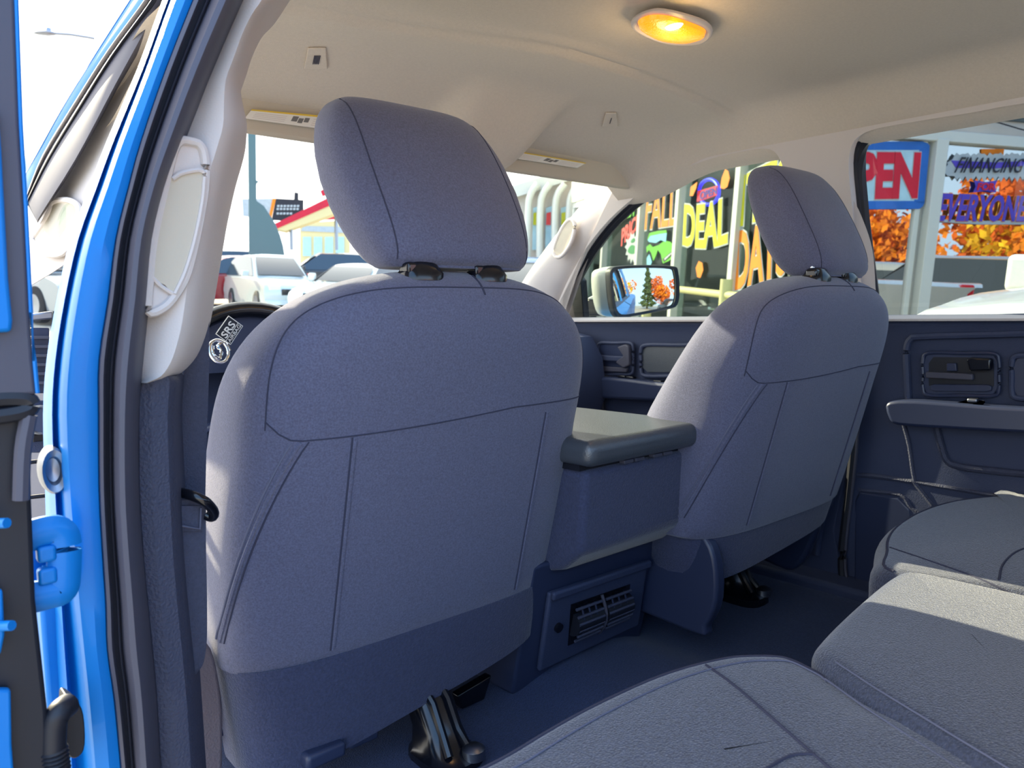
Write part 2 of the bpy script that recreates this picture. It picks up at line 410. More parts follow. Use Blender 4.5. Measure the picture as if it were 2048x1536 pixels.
frame_px('lower_pocket_edge', [(1806, 846), (1818, 890), (1828, 955), (1838, 965), (1900, 976), (2000, 992), (2160, 1010)], .795, .005, M['trim_b'], d2, False)
frame_px('panel_step', [(1715, 950), (1750, 952), (1815, 962), (1830, 966), (1866, 1010)], .797, .007, M['trim_b'], d2, False)
pan('speaker_cover', [(1722, 982), (1800, 994), (1824, 1018), (1830, 1060), (1790, 1200), (1735, 1230), (1712, 1180), (1712, 1000)], .80, -.010, M['plastic_b'], d2, .005, 0)
frame_px('speaker_lip', [(1718, 980), (1800, 990), (1822, 1014), (1850, 1032)], .796, .006, M['trim_b'], d2, False)
# front door
frame_px('belt_rail', [(1160, 646), (1300, 647), (1480, 645)], .80, .013, M['rubber'], d1, False)
pan('handle_bowl', rr(1196, 686, 1266, 748), .795, -.008, M['plastic_b'], d1, .003)
frame_px('bowl_rim', rr(1196, 686, 1266, 748), .786, .005, M['plastic'], d1)
pan('bowl_ledge', [(1198, 709), (1235, 712), (1262, 712), (1260, 724), (1198, 720)], .785, -.012, M['plastic'], d1, .003)
pan('release_lever', [(1240, 694), (1256, 688), (1263, 692), (1264, 730), (1252, 736), (1236, 724), (1252, 712)], .78, -.015, M['rubber'], d1, .004)
pan('bowl_lip', [(1202, 732), (1258, 736), (1256, 744), (1202, 742)], .784, -.01, M['rubber'], d1, .002)
frame_px('pocket_frame', rr(1282, 690, 1430, 752), .792, .006, M['plastic'], d1)
pan('inset_panel', rr(1286, 692, 1426, 744), .798, -.003, M['leather'], d1, 0)
pan('armrest', [(1160, 758), (1230, 752), (1330, 762), (1420, 772), (1420, 806), (1330, 800), (1180, 790)], .795, -.05, M['plastic_b'], d1, .01, 2)
for (a, b) in ((1246, 757), (1262, 759), (1318, 767)):
    box('window_switch', PX(a, b, .765)+V((0, 0, .006)), (.02, .03, .008), M['black'], d1, .003)
frame_px('map_pocket_rim', [(1200, 790), (1206, 822), (1216, 838), (1250, 846), (1340, 858)], .792, .007, M['rubber'], d1, False)
# sill, lower B pillar, seat-belt tower of the far side
lb = prism('trim_4', [PX(*q, .79) for q in ((1640, 640), (1748, 640), (1712, 800), (1690, 960), (1668, 1060), (1690, 1190), (1640, 1220), (1590, 1120), (1560, 900))], V((.03, 0, 0)), M['plastic'], None, .004, kind='structure')
lb['label'] = 'dark lower cover of the far door pillar'
frame_px('pillar_ridge', [(1668, 940), (1664, 1000), (1650, 1030), (1640, 1060), (1634, 1110)], .785, .008, M['plastic'], lb, False)
ds = frame_px('trim_5', [(1735, 640), (1716, 760), (1706, 900), (1696, 1000), (1684, 1100), (1686, 1160), (1700, 1190), (1760, 1220)], .79, .010, M['rubber_d'], None, False)
ds['kind'] = 'structure'; ds['label'] = 'dark rubber seal of the rear passenger door opening'
frame_px('inner_lip', [(1722, 760), (1713, 900), (1702, 1000), (1691, 1100), (1693, 1155), (1710, 1185)], .785, .004, M['rubber'], ds, False)
sill = box('trim_6', (.77, -.1, .61), (.12, 2.0, .06), M['plastic'], None, .012, kind='structure'); sill['label'] = 'dark sill along the far doors'
cowl = prism('trim_7', [V((.80, .96, .6)), V((.80, 1.3, .6)), V((.80, 1.3, 1.27)), V((.80, .96, 1.27))], V((.08, 0, 0)), M['plastic_b'], None, .005, kind='structure')
# truck flank behind and ahead (seen in the mirror)
bed = obj('truck_bed', *surf([[V((x, y, z)) for x, z in ((.90, .45), (.96, .60), (.975, 1.0), (.95, 1.22), (.86, 1.25), (.55, 1.25), (.55, .45))] for y in (-1.28, -3.2)]), M['blue'], None)
tag(bed, 'blue side of the pickup bed behind the cab', 'truck bed')

# ---------------------------------------------------------------- front seats
def superell(cx, cy, z, w_, t1, t2, p, n=48, lean=0):
    """closed section: rear half depth t1 (-y), front half depth t2 (+y)"""
    r = []
    for k in range(n):
        a = 2*math.pi*k/n; c_, s_ = math.cos(a), math.sin(a)
        x = w_*math.copysign(abs(c_)**(2/p), c_); yy = math.copysign(abs(s_)**(2/p), s_)
        r.append(V((cx+x, cy+(t2 if yy > 0 else t1)*yy, z)))
    return r
SCX = -.405
def yr(z): return .085 - .26*(z-.83)               # rear face of the driver's backrest at its middle
ZT = 1.362
def bw(z):                                          # half width of the backrest
    if z < 1.15: return .292 + .006*math.sin((z-.83)/.32*math.pi)
    t = min(1, (z-1.15)/(ZT-1.15)); return max(.02, .294*(1-t**2.7)**(1/2.3))
def bf(z):                                          # front half depth: bolsters grow towards the cushion
    return bt(z)*.9 + .09*(1-sstep(1.02, 1.30, z))
def bt(z):
    t = min(1, max(0, (z-1.22)/(ZT-1.22))); return max(.012, .10*(1-t**3.0)**(1/2.2))
BP = 3.6
def back_pt(s, z, out=0):                           # point on the rear face of the backrest
    w_ = bw(z); t_ = bt(z); k = min(.999, abs(s)/w_)
    return V((SCX+s, yr(z)+.10-t_*(1-k**BP)**(1/BP)-out, z))
seat = thing('front_seat', 'grey cloth front seat nearest the open doors, behind the steering wheel', 'seat', (SCX, .2, .62), 'front seats of the cab')
zs = [.826, .830] + [.86+(1.15-.86)*i/9 for i in range(10)] + [1.15+(ZT-1.15)*(1-(1-i/22)**1.7) for i in range(1, 23)]
rows = []
for i, z in enumerate(zs):
    k = .985 if i == 0 else 1
    rows.append(superell(SCX, yr(z)+.10, z, bw(z)*k, bt(z)*k, bf(z)*k, BP, 56))
back = obj('backrest', *surf(rows), M['fabric'], seat)
def seam(name, pts, rad=.0011, m='seam', out=0):
    return tube(name, [back_pt(s, z, out) for s, z in pts], rad, M[m], back, 6)
def samp(f, a, b, n): return [f(a+(b-a)*i/n) for i in range(n+1)]
ZY = 1.150
seam('seam', samp(lambda s: (s, ZY+.012-.013*max(0, 1-((s+.20)/.30)**2)+.03*max(0, (-s-.235)/.04)**2), -.272, .276, 40))
arch = samp(lambda a: (.272*math.copysign(abs(math.cos(a))**.55, -math.cos(a)), ZY+.015+.172*abs(math.sin(a))**.62), .0, math.pi, 60)
seam('seam', arch)
for s0 in (-.168, .172):
    seam('seam', samp(lambda t: (s0+.0*t, ZY-.003-(ZY-.845)*t), 0, 1, 24), .0013)
    seam('welt', samp(lambda t: (s0+.004, ZY-.003-(ZY-.845)*t), 0, 1, 24), .0026, 'fabric')
def corner_pt(ang, z):                               # around the outer rear corner, ang 0 = side, 90 = rear middle
    a = R(ang); c_, s_ = math.cos(a), math.sin(a)
    return V((SCX-bw(z)*c_**(2/BP), yr(z)+.10-bt(z)*s_**(2/BP), z))
for da, rad, m_ in ((0, .0030, 'fabric'), (4, .0012, 'seam'), (-4, .0016, 'stitch')):
    tube('zip_welt' if da == 0 else 'seam', [corner_pt(max(1, 48-44*(i/24)**.9+da), ZY-.003-.275*i/24) for i in range(25)], rad, M[m_], back, 6)
# top centre seam running over the top
tube('seam', [back_pt(.03, z) for z in (1.327, 1.335, 1.343, 1.350, 1.354)], .0016, M['seam'], back, 6)
# carpet flap under the backrest
def fw(z): return .292-.018*(.84-z)/.11-.035*max(0, (.70-z)/.05)**2
zf = [.702+.130*i/10 for i in range(11)]
def fy(z): return yr(.84)+.10+.10*(.84-z)
frows = [superell(SCX, fy(z), z, max(.2, fw(z))*.992, .099, .09, 4.0, 56) for z in zf]
for r_ in frows:                                    # its hem hangs lower on the door side
    for p in r_: p.z = .832-(.832-p.z)*(1-.30*(p.x-SCX)/.29)
flap = obj('carpet_flap', *surf(frows), M['flap'], seat)
# headrest: leans forward, rounded
hz0, hz1 = 1.364, 1.606
def hy(z): return .030+.40*(z-hz0)
def hs(z): return .022-.020*(z-hz0)/.22           # it sits a little askew
def hw(t): return .130+.030*math.sin(min(1, t*1.5)*math.pi/2) - .030*max(0, (t-.35)/.65)**1.6
rows = []
NH = 30
for i in range(NH+1):
    a = math.pi*(i/NH)
    t = .5-.5*math.copysign(abs(math.cos(a))**.55, math.cos(a))
    e = max(.12, abs(math.sin(a))**.5)
    z = hz0+(hz1-hz0)*t
    e1 = e if t > .5 else max(e, .80)
    w_ = hw(t)*(1-(1-e)*(.55 if t > .5 else .16)); tk = .073*(1-.22*t)*(e if t > .5 else max(e, .55))
    rows.append(superell(SCX+hs(z), hy(z)+.012, z, w_, tk, tk*1.0, 3.3, 48))
head = obj('headrest', *surf(rows), M['fabric'], seat)
def head_pt(s, z):
    t = (z-hz0)/(hz1-hz0); i = min(range(len(rows)), key=lambda i: abs(rows[i][0].z-z)); rw = rows[i]
    c_ = [p for p in rw if p.y <= hy(z)+.02]
    return min(c_, key=lambda p: abs(p.x-SCX-s))
def head_line(f, n=26):
    out = []
    for i in range(n+1):
        t = .04+.92*i/n; z = hz0+(hz1-hz0)*t; s = f(t)
        # interpolate along the section
        a0 = .5-.5*t
        j = 0
        for q in range(len(rows)-1):
            if rows[q][0].z <= z <= rows[q+1][0].z: j = q; break
        k = (z-rows[j][0].z)/max(1e-6, rows[j+1][0].z-rows[j][0].z)
        sec = [rows[j][m_]*(1-k)+rows[j+1][m_]*k for m_ in range(48)]
        sec = [p for p in sec[24:49]]
        for m_ in range(len(sec)-1):
            xa, xb = sec[m_].x-SCX-hs(z), sec[m_+1].x-SCX-hs(z)
            if (xa-s)*(xb-s) <= 0:
                kk = (s-xa)/(xb-xa) if abs(xb-xa) > 1e-6 else 0
                out.append(sec[m_]*(1-kk)+sec[m_+1]*kk); break
    return out
for sg in (-1, 1):
    hlp = head_line(lambda t: sg*(.112+.012*math.sin(t*math.pi)*.6-.004*t))
    tube('seam', hlp, .0011, M['seam'], head, 6)
# posts and their collars
for sx in (-.052, .062):
    tube('headrest_post', [V((SCX+sx, yr(1.34)+.062, 1.33)), V((SCX+sx, yr(1.34)+.075, 1.40))], .0062, M['chrome'], seat, 12)
    rows_c = [superell(SCX+sx, yr(1.34)+.062, 1.346+h, r*1.15, r*.8, r*.8, 2.6, 20) for h, r in ((0, .028), (.010, .028), (.016, .024), (.024, .019), (.027, .014))]
    cl = obj('post_collar', *surf(rows_c), M['black'], seat)
    box('release_button', V((SCX+sx-.022, yr(1.34)+.058, 1.362)), (.016, .022, .016), M['black'], cl, .004)
# seat cushion, side shield, frame legs
def cush(z0, z1, w_, y0, y1, cx, m, name, par, p=5, n=48, crown=.012):
    rr_ = []; N = 14
    for i in range(N+1):
        a = -math.pi/2+math.pi*i/N
        z = (z0+z1)/2+(z1-z0)/2*math.copysign(abs(math.sin(a))**.5, math.sin(a)); e = abs(math.cos(a))**.4
        e = max(e, .02)
        rr_.append(superell(cx, (y0+y1)/2, z, w_-.05*(1-e) if e > .03 else w_*.75, (y1-y0)/2-.05*(1-e), (y1-y0)/2-.05*(1-e), p, n))
    return obj(name, *surf(rr_), m, par)
cush(.82, .985, .285, .20, .72, SCX, M['fabric'], 'seat_cushion', seat)
cush(.73, .86, .275, .20, .70, SCX, M['plastic'], 'seat_base', seat)
for sg in (-1, 1):
    sh = [(.20, .86), (.23, .90), (.28, .90), (.32, .86), (.40, .84), (.66, .84), (.68, .74), (.26, .70), (.22, .72), (.195, .78)]
    if sg > 0: sh = [(.14, .88), (.16, .91), (.21, .92), (.28, .90), (.38, .86), (.40, .70), (.26, .655), (.21, .665), (.17, .74)]
    prism('side_shield', smooth_path([V((SCX+sg*.262, y, z)) for y, z in sh], 3, True), V((sg*.030, 0, 0)), M['plastic_b'], seat, .012)
def leg(x, y, m, nm):
    l_ = obj(nm, *surf([superell(x, yy, z, a, b, b, 3.2, 20) for z, yy, a, b in ((.60, y-.02, .046, .060), (.626, y-.02, .046, .058), (.634, y-.01, .038, .044), (.66, y, .034, .034), (.70, y+.025, .034, .034), (.73, y+.07, .038, .04), (.77, y+.12, .038, .04))]), m, seat)
    for dx in (-.014, .014):
        tube('rib', [V((x+dx*1.3, y-.056, .636)), V((x+dx, y-.034, .66)), V((x+dx, y-.010, .70)), V((x+dx, y+.03, .73))], .007, m, l_, 8)
    obj('foot_bolt', *surf([superell(x+.02, y-.066, z, r, r, r, 2, 14) for z, r in ((.626, .018), (.640, .018), (.645, .011))]), M['steel'], l_)
    return l_
lg = leg(SCX+.018, .10, M['black'], 'riser_leg')
prism('wiring_clip', [PY(*q, .16) for q in ((915, 1392), (985, 1350), (970, 1400), (925, 1420))], V((0, .02, 0)), M['black'], seat, .004)
box('track_end', PY(645, 1505, .10), (.06, .03, .022), M['plastic_b'], seat, .006)
box('track_end', PY(720, 1470, .14), (.05, .03, .018), M['plastic_b'], seat, .005)
seat2 = dup(seat, (.815, -.142, .006), 'grey cloth front passenger seat beside the centre console')
for ch in seat2.children:
    if ch.name.startswith('riser_leg') or ch.name.startswith('track_end') or ch.name.startswith('wiring_clip'): ch.location = V((.10, .19, 0))
    if ch.name.startswith('side_shield') and sum(v.co.x for v in ch.data.vertices)/len(ch.data.vertices) < SCX: ch.location = V((.03, -.105, -.025))
    if ch.name.startswith('carpet_flap'):
        pv = V((SCX, .2, .832)); ch.matrix_basis = Matrix.Translation(pv+V((0, .005, .042))) @ Matrix.Diagonal((.97, 1, .62, 1)) @ Matrix.Translation(-pv)
    if ch.name.startswith('backrest'):
        pv = V((SCX, .0, 1.36)); ch.matrix_basis = Matrix.Translation(pv) @ Matrix.Diagonal((1, 1, .925, 1)) @ Matrix.Translation(-pv)
    if ch.name.startswith('headrest.') or ch.name == 'headrest':   # pushed a little further down than the other one
        pv = V((SCX+.01, .05, hz0)); ch.matrix_basis = Matrix.Translation(pv+V((.034, .0, -.006))) @ Matrix.Diagonal((.87, .94, .93, 1)) @ Matrix.Translation(-pv)

# airbag tag sewn in the driver's backrest
tp = [V(PY(*q, .14)) for q in ((431, 668), (461, 690), (486, 652), (457, 631))]
tn = V((-.15, -1, 0)).normalized()
tg = prism('airbag_tag', tp, V((0, .0015, 0)), M['rubber_d'], seat)
tg['label'] = 'small black cloth airbag tag with white lettering'
def lerp4(q, a, b): return (q[0]*(1-a)+q[1]*a)*(1-b)+(q[3]*(1-a)+q[2]*a)*b
def sub(q, a0, b0, a1, b1): return [lerp4(q, a0, b0), lerp4(q, a1, b0), lerp4(q, a1, b1), lerp4(q, a0, b1)]
# the words read upwards along the tag's long side
qt = [tp[0]*0+tp[0], tp[3], tp[2], tp[1]]
qt = [tp[1], tp[2], tp[3], tp[0]]
qt = [tp[0], tp[3], tp[2], tp[1]]
lw = sub(qt, .12, .20, .88, .55)
def flipq(q): return [q[3], q[2], q[1], q[0]]
text_on('lettering', 'SRS', [lerp4(qt, .10, .62), lerp4(qt, .86, .62), lerp4(qt, .86, .22), lerp4(qt, .10, .22)][0:4], tn, M['white'], tg, .02, .0008, .0005)
text_on('lettering', 'AIRBAG', [lerp4(qt, .06, .92), lerp4(qt, .94, .92), lerp4(qt, .94, .72), lerp4(qt, .06, .72)], tn, M['white'], tg, .01, .0008, .0005)
prism('border_line', sub(qt, .04, .655, .96, .685), tn*.001, M['white'], tg)
for e in ((.0, .0, 1, .03), (.0, .97, 1, 1.0), (0, 0, .03, 1), (.97, 0, 1, 1)):
    prism('border_line', sub(qt, *e), tn*.001, M['white'], tg)

# ---------------------------------------------------------------- centre console (folded middle seat) with air vents
con = thing('center_console', 'dark fold-down centre console with sunlit padded lid and rear air vents', 'console', (.02, .2, .62))
cpt = [V((-.155, .02, 0)), V((.165, -.02, 0))]
pad = box('padded_lid', V((-.004, .30, 1.074)), (.335, .66, .044), M['leather'], con, .018, seg=5)
tube('stitch_line', [V((-.163, .62, 1.088)), V((-.163, -.01, 1.088)), V((-.148, -.026, 1.085)), V((.145, -.026, 1.085)), V((.158, -.01, 1.088)), V((.158, .62, 1.088))], .0016, M['stitch'], pad, 6)
box('lid_gap', V((-.004, .31, 1.048)), (.30, .60, .014), M['rubber_d'], con)
bx = prism('console_body', [V((-.150, .0, 1.042)), V((-.150, .62, 1.042)), V((-.150, .62, .70)), V((-.150, .06, .86)), V((-.150, .012, .90))], V((.295, 0, 0)), M['flap'], con, .012)
for k in range(4):
    box('hinge_knuckle', V((-.05+.03*k+.02*(k > 1), -.002, 1.046)), (.024, .012, .006), M['rubber'], con, .001)
lo = prism('lower_housing', [V((-.19, .085, .87)), V((-.19, .30, .87)), V((-.19, .30, .62)), V((-.19, .145, .62))], V((.36, 0, 0)), M['plastic_b'], con, .006)
# slanted vent face
fa = lambda u, v: PL(u, v, V((0, .085, .87)), V((0, 1, .24)).normalized())
fn = V((0, -1, -.24)).normalized()
frame_q = [fa(*q) for q in ((1092, 1182), (1288, 1118), (1270, 1246), (1070, 1338))]
prism('vent_housing', frame_q, fn*.012, M['plastic'], con, .005)
prism('housing_cap', [fa(*q)+fn*.012 for q in ((1090, 1192), (1286, 1126), (1288, 1112), (1092, 1176))], fn*.010, M['plastic'], con, .004)
vq = [fa(*q)+fn*.0125 for q in ((1132, 1202), (1250, 1162), (1244, 1232), (1126, 1284))]
prism('vent_well', vq, fn*.001, M['black'], con)
def lerpq(a, b): return (vq[0]*(1-a)+vq[1]*a)*(1-b)+(vq[3]*(1-a)+vq[2]*a)*b
for s0, s1 in ((.03, .46), (.52, .97)):
    vent = thing  # two louvred barrels
    bar = tube('vent_barrel', [lerpq(s0, .5)+fn*.0, lerpq(s1, .5)+fn*.0], .022, M['rubber_d'], con, 16, flat=1.0)
    for k in range(6):
        b = .10+.15*k; bulge = fn*(.016*math.sin(b*math.pi)+.004)
        tube('vent_slat', [lerpq(s0+.01, b)+bulge, lerpq(s1-.01, b)+bulge], .0030, M['trim_b'], con, 6)
    for k in range(3):
        a = s0+(s1-s0)*(k+1)/4
        tube('vent_slat', [lerpq(a, b_)+fn*(.014*math.sin(b_*math.pi)+.003) for b_ in (.08, .3, .5, .7, .92)], .0018, M['plastic_b'], con, 6)
tube('vent_divider', [lerpq(.49, b)+fn*(.016*math.sin(b*math.pi)+.003) for b in (0, .1, .25, .4, .5, .6, .75, .9, 1)], .0032, M['rubber'], con, 8)
tube('socket_cover', [fa(1106, 1247)+fn*.012, fa(1106, 1247)+fn*.018], .009, M['black'], con, 16)

# ---------------------------------------------------------------- rear bench: three cushions
def blob(name, outline, z0, z1, m, par, edge=.045, crown=.015, nr=7):
    """cushion whose plan is the outline; rounded upper rim, slight crown"""
    pts = [V((p.x, p.y, 0)) for p in smooth_path(outline, 5, True)]; n = len(pts)
    c = sum(pts, V())/n; rows = []
    area = sum(pts[i].x*pts[(i+1) % n].y-pts[(i+1) % n].x*pts[i].y for i in range(n))
    inn = []
    for i in range(n):
        t = (pts[(i+1) % n]-pts[i-1]).normalized(); q = V((-t.y, t.x, 0)); inn.append(q if area > 0 else -q)
    rows.append([p+V((0, 0, z0)) for p in pts])
    rows.append([p+V((0, 0, z1-edge)) for p in pts])
    for k in range(1, nr+1):
        a = math.pi/2*k/nr
        rows.append([p+q*(edge*(1-math.cos(a)))+V((0, 0, z1-edge+edge*math.sin(a))) for p, q in zip(pts, inn)])
    base = rows[-1]
    for s, h in ((.8, .6), (.5, .9), (.2, 1.0), (.02, 1.0)):
        rows.append([V((c.x+(p.x-c.x)*s, c.y+(p.y-c.y)*s, z1+crown*h)) for p in base])
    return obj(name, *surf(rows), m, par), rows
ZB = .895
bench = thing('rear_seat', 'wide dark cloth rear bench cushion with raised sunlit middle', 'seat', (-.2, -.7, .62))
bl_out = [PZ(*q, ZB) for q in ((880, 1575), (1000, 1497), (1150, 1412), (1300, 1345), (1420, 1312), (1500, 1304), (1580, 1310), (1660, 1345), (1760, 1400))] + [V((-.22, -.70, ZB)), V((-.30, -1.02, ZB)), V((-.74, -1.02, ZB)), V((-.74, -.42, ZB))]
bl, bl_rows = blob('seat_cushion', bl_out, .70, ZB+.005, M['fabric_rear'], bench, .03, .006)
mid_out = [V((-.275, -.475, 0)), V((-.245, -.440, 0)), V((-.20, -.425, 0)), V((-.06, -.405, 0)), V((.085, -.392, 0)), V((.118, -.41, 0)), V((.128, -.47, 0)), V((.132, -.70, 0)), V((.135, -1.0, 0)), V((-.46, -1.0, 0)), V((-.40, -.75, 0)), V((-.345, -.62, 0)), V((-.305, -.53, 0))]
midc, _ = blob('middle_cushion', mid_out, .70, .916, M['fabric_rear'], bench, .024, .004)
rt = thing('rear_seat', 'smaller dark rear seat cushion against the far rear door', 'seat', (.45, -.7, .62))
ro = [PZ(*q, .905) for q in ((1772, 1150), (1748, 1100), (1762, 1060), (1812, 1026), (1880, 1003), (1960, 992), (2048, 988))]+[V((.73, -.42, 0)), V((.74, -1.0, 0)), V((.15, -1.0, 0)), V((.145, -.6, 0))]
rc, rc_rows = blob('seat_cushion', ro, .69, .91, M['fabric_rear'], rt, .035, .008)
box('cushion_frame', V((.45, -.70, .66)), (.5, .5, .10), M['plastic_b'], rt, .01)
# piping and seams on the cushions
def on_top(u, v, z): return PZ(u, v, z)
pl = bl_rows[-6]
tube('piping', bl_rows[6][0:40], .0022, M['seam'], bl, 6)
tube('stitch_line', [p*1.0+V((0, -.010, .002)) for p in bl_rows[8][0:38]], .0011, M['stitch'], bl, 6)
tube('seam', drape(bl, ((1412, 1330), (1470, 1372), (1560, 1450), (1640, 1520), (1700, 1570))), .0016, M['seam'], bl, 6)
tube('seam', drape(bl, ((1440, 1590), (1520, 1545), (1580, 1512), (1630, 1508))), .0016, M['seam'], bl, 6)
tube('stitch_line', [V((x, y, .9165)) for x, y in ((-.262, -.475), (-.290, -.53), (-.33, -.62), (-.385, -.75), (-.44, -.95))], .0011, M['stitch'], midc, 6)
tube('stitch_line', [V((x, y, .905)) for x, y in ((-.285, -.475), (-.314, -.53), (-.354, -.62), (-.41, -.75), (-.47, -.95))], .0011, M['stitch'], bl, 6)
tube('piping', rc_rows[6][0:34], .0022, M['seam'], rc, 6)
tube('seam', drape(rc, ((1998, 1160), (2005, 1130), (2030, 1105), (2070, 1090))), .0016, M['seam'], rc, 6)
tube('seam', drape(rc, ((1780, 1095), (1860, 1122), (1960, 1158), (2060, 1205))), .0014, M['seam'], rc, 6)
box('bench_frame', V((-.30, -.72, .66)), (.80, .5, .10), M['plastic_b'], bench, .01)
# backrest of the bench behind the viewer's shoulder
bb = box('bench_backrest', V((0, -1.12, 1.10)), (1.44, .14, .56), M['fabric_rear'], bench, .05)

# ---------------------------------------------------------------- visors and dome lamp
def visor(x0, x1, label, lu):
    zt, zb = 1.722, 1.640; yt, yb = .545, .560
    o_ = rrect(V(((x0+x1)/2, (yt+yb)/2, (zt+zb)/2)), V((1, 0, 0)), V((0, yt-yb, zt-zb)).normalized(), x1-x0, .086, .03)
    t = thing('sun_visor', label, 'sun visor', ((x0+x1)/2, yt, zt), 'sun visors')
    a = prism('visor_panel', o_, V((0, .022, .004)), M['visor'], t, .008)
    tube('pivot_rod', [V((x0+.02, yt+.012, zt-.008)), V((x1-.02, yt+.012, zt-.008))], .007, M['visor'], t, 8)
    q = [PY(*p_, .545) for p_ in lu]
    lb_ = prism('warning_sticker', q, V((0, -.0015, 0)), M['white'], t)
    prism('sticker_band', sub(q, 0, .86, 1, 1), V((0, -.002, 0)), M['yellow_p'], lb_)
    for a0, b0, a1, b1 in ((.44, .30, .50, .74), (.51, .22, .56, .62), (.57, .34, .62, .70)):
        prism('symbol', sub(q, a0, b0, a1, b1), V((0, -.002, 0)), M['grey_p'], lb_)
    for k in range(4):
        prism('print_line', sub(q, .06, .16+.16*k, .38, .20+.16*k), V((0, -.0017, 0)), M['beige'], lb_)
        prism('print_line', sub(q, .66, .16+.16*k, .95, .20+.16*k), V((0, -.0017, 0)), M['beige'], lb_)
    return t
visor(-.66, -.13, 'driver-side beige sun visor folded up, white warning sticker', ((489, 237), (680, 263), (690, 236), (503, 219)))
visor(.145, .655, 'passenger-side beige sun visor folded up above the far windscreen corner', ((1016, 315), (1154, 336), (1172, 326), (1036, 303)))
dl = thing('dome_lamp', 'lit amber dome lamp in a pale bezel on the headliner', 'lamp', (0, -.057, 1.765))
lc = V((0.0, -.055, 1.760)); lx = V((.93, -.36, 0)).normalized(); ly = V((.36, .93, 0)).normalized()
dpts = [PZ(*q, 1.762) for q in ((1262, 36), (1290, 18), (1330, 14), (1400, 32), (1424, 48), (1420, 66), (1390, 78), (1330, 76), (1275, 54))]
prism('bezel', smooth_path(dpts, 4, True), V((0, 0, -.012)), M['beige'], dl, .006)
M['amber'] = mat('amber_lens', (255, 140, 15), .25, coat=.5, emit=.42, bump=.6, bscale=350)
M['bulb'] = mat('glowing_filament', (255, 225, 130), .3, emit=2.5)
lens = smooth_path([PZ(*q, 1.750) for q in ((1276, 42), (1300, 30), (1340, 32), (1395, 50), (1412, 62), (1402, 74), (1370, 80), (1320, 74), (1285, 58))], 4, True)
lcn = sum(lens, V())/len(lens)
lrows = [[lcn+(p-lcn)*s+V((0, 0, -h)) for p in lens] for s, h in ((1, 0), (.96, .006), (.8, .010), (.4, .012), (.02, .0125))]
ln = obj('lens', *surf(lrows), M['amber'], dl); ln['label'] = 'glowing amber lens'
obj('bulb_glow', *surf([superell((PZ(1348, 54, 1.737)).x, PZ(1348, 54, 1.737).y, 1.7375+h, r, r*1.6, r*1.6, 2, 16) for h, r in ((-.003, .003), (-.002, .008), (.001, .010), (.003, .004))]), M['bulb'], dl)
pt = bpy.data.lights.new('dome_light', 'POINT'); pt.energy = .12; pt.color = (1, .7, .35); pt.shadow_soft_size = .03
po = bpy.data.objects.new('dome_light', pt); S.collection.objects.link(po); po.location = (lcn.x, lcn.y, 1.70); po.parent = None

# ---------------------------------------------------------------- near side: door pillar, seals, trims, belt
def away(p, k):                                   # pillar sides run forward and a little inward
    return p + V((.40*k, k, 0))
def rowsel(tab, cols, y):
    return [PY(r_[cols], r_[0], y) for r_ in tab]
TAB = [ # v, outer edge, highlight bead, paint/seal, seal/trim
 (-60, 352, 372, 412, 515), (0, 325, 345, 387, 485), (137, 275, 296, 333, 425), (283, 213, 240, 283, 367), (375, 178, 208, 258, 333), (479, 140, 172, 233, 308),
 (600, 113, 145, 218, 297), (720, 93, 128, 200, 285), (830, 86, 122, 199, 276), (980, 90, 130, 200, 276), (1100, 93, 140, 206, 283),
 (1209, 96, 150, 213, 293), (1300, 98, 160, 216, 302), (1400, 102, 170, 230, 311), (1536, 106, 182, 243, 319), (1620, 108, 188, 250, 326)]
def strip(name, prof, m, parent=None, kind='structure', n=3, close=.06):
    """prof: list of (column index or interpolation (c0,c1,t), y)"""
    cols = []
    for c_, y in prof:
        pts = []
        for r_ in TAB:
            u = r_[c_] if isinstance(c_, int) else r_[c_[0]]*(1-c_[2])+r_[c_[1]]*c_[2]
            pts.append(PY(u, r_[0], y))
        cols.append(smooth_path(pts, n))
    rows = [[c_[i] for c_ in cols] for i in range(len(cols[0]))]
    for r_ in rows: r_ += [away(r_[-1], close), away(r_[0], close)]
    return obj(name, *surf(rows), m, parent, True, kind)
wl = strip('wall_left', [(1, .03), ((1, 2, .25), -.02), ((1, 2, .5), -.055), ((1, 2, .62), -.045), ((1, 2, .8), -.052), (2, -.075), ((2, 3, .15), -.085), ((2, 3, .6), -.09), ((2, 3, .95), -.088), ((2, 3, 1.1), -.08)], M['blue'], None, 'structure', 3, .10)
wl['label'] = 'blue painted door pillar between the open doors'
strip('seal_bead', [((2, 3, .98), -.086), ((2, 3, 1.02), -.094), ((3, 4, .10), -.096), ((3, 4, .16), -.088)], M['rubber'], wl, None)
strip('seal_groove', [((3, 4, .15), -.088), ((3, 4, .34), -.086)], M['rubber_d'], wl, None)
strip('seal_lip', [((3, 4, .26), -.088), ((3, 4, .29), -.092), ((3, 4, .33), -.088)], M['rubber'], wl, None)
strip('seal_tube', [((3, 4, .33), -.084), ((3, 4, .40), -.100), ((3, 4, .52), -.112), ((3, 4, .66), -.114), ((3, 4, .80), -.108), ((3, 4, .92), -.092), (4, -.07)], M['rubber'], wl, None)
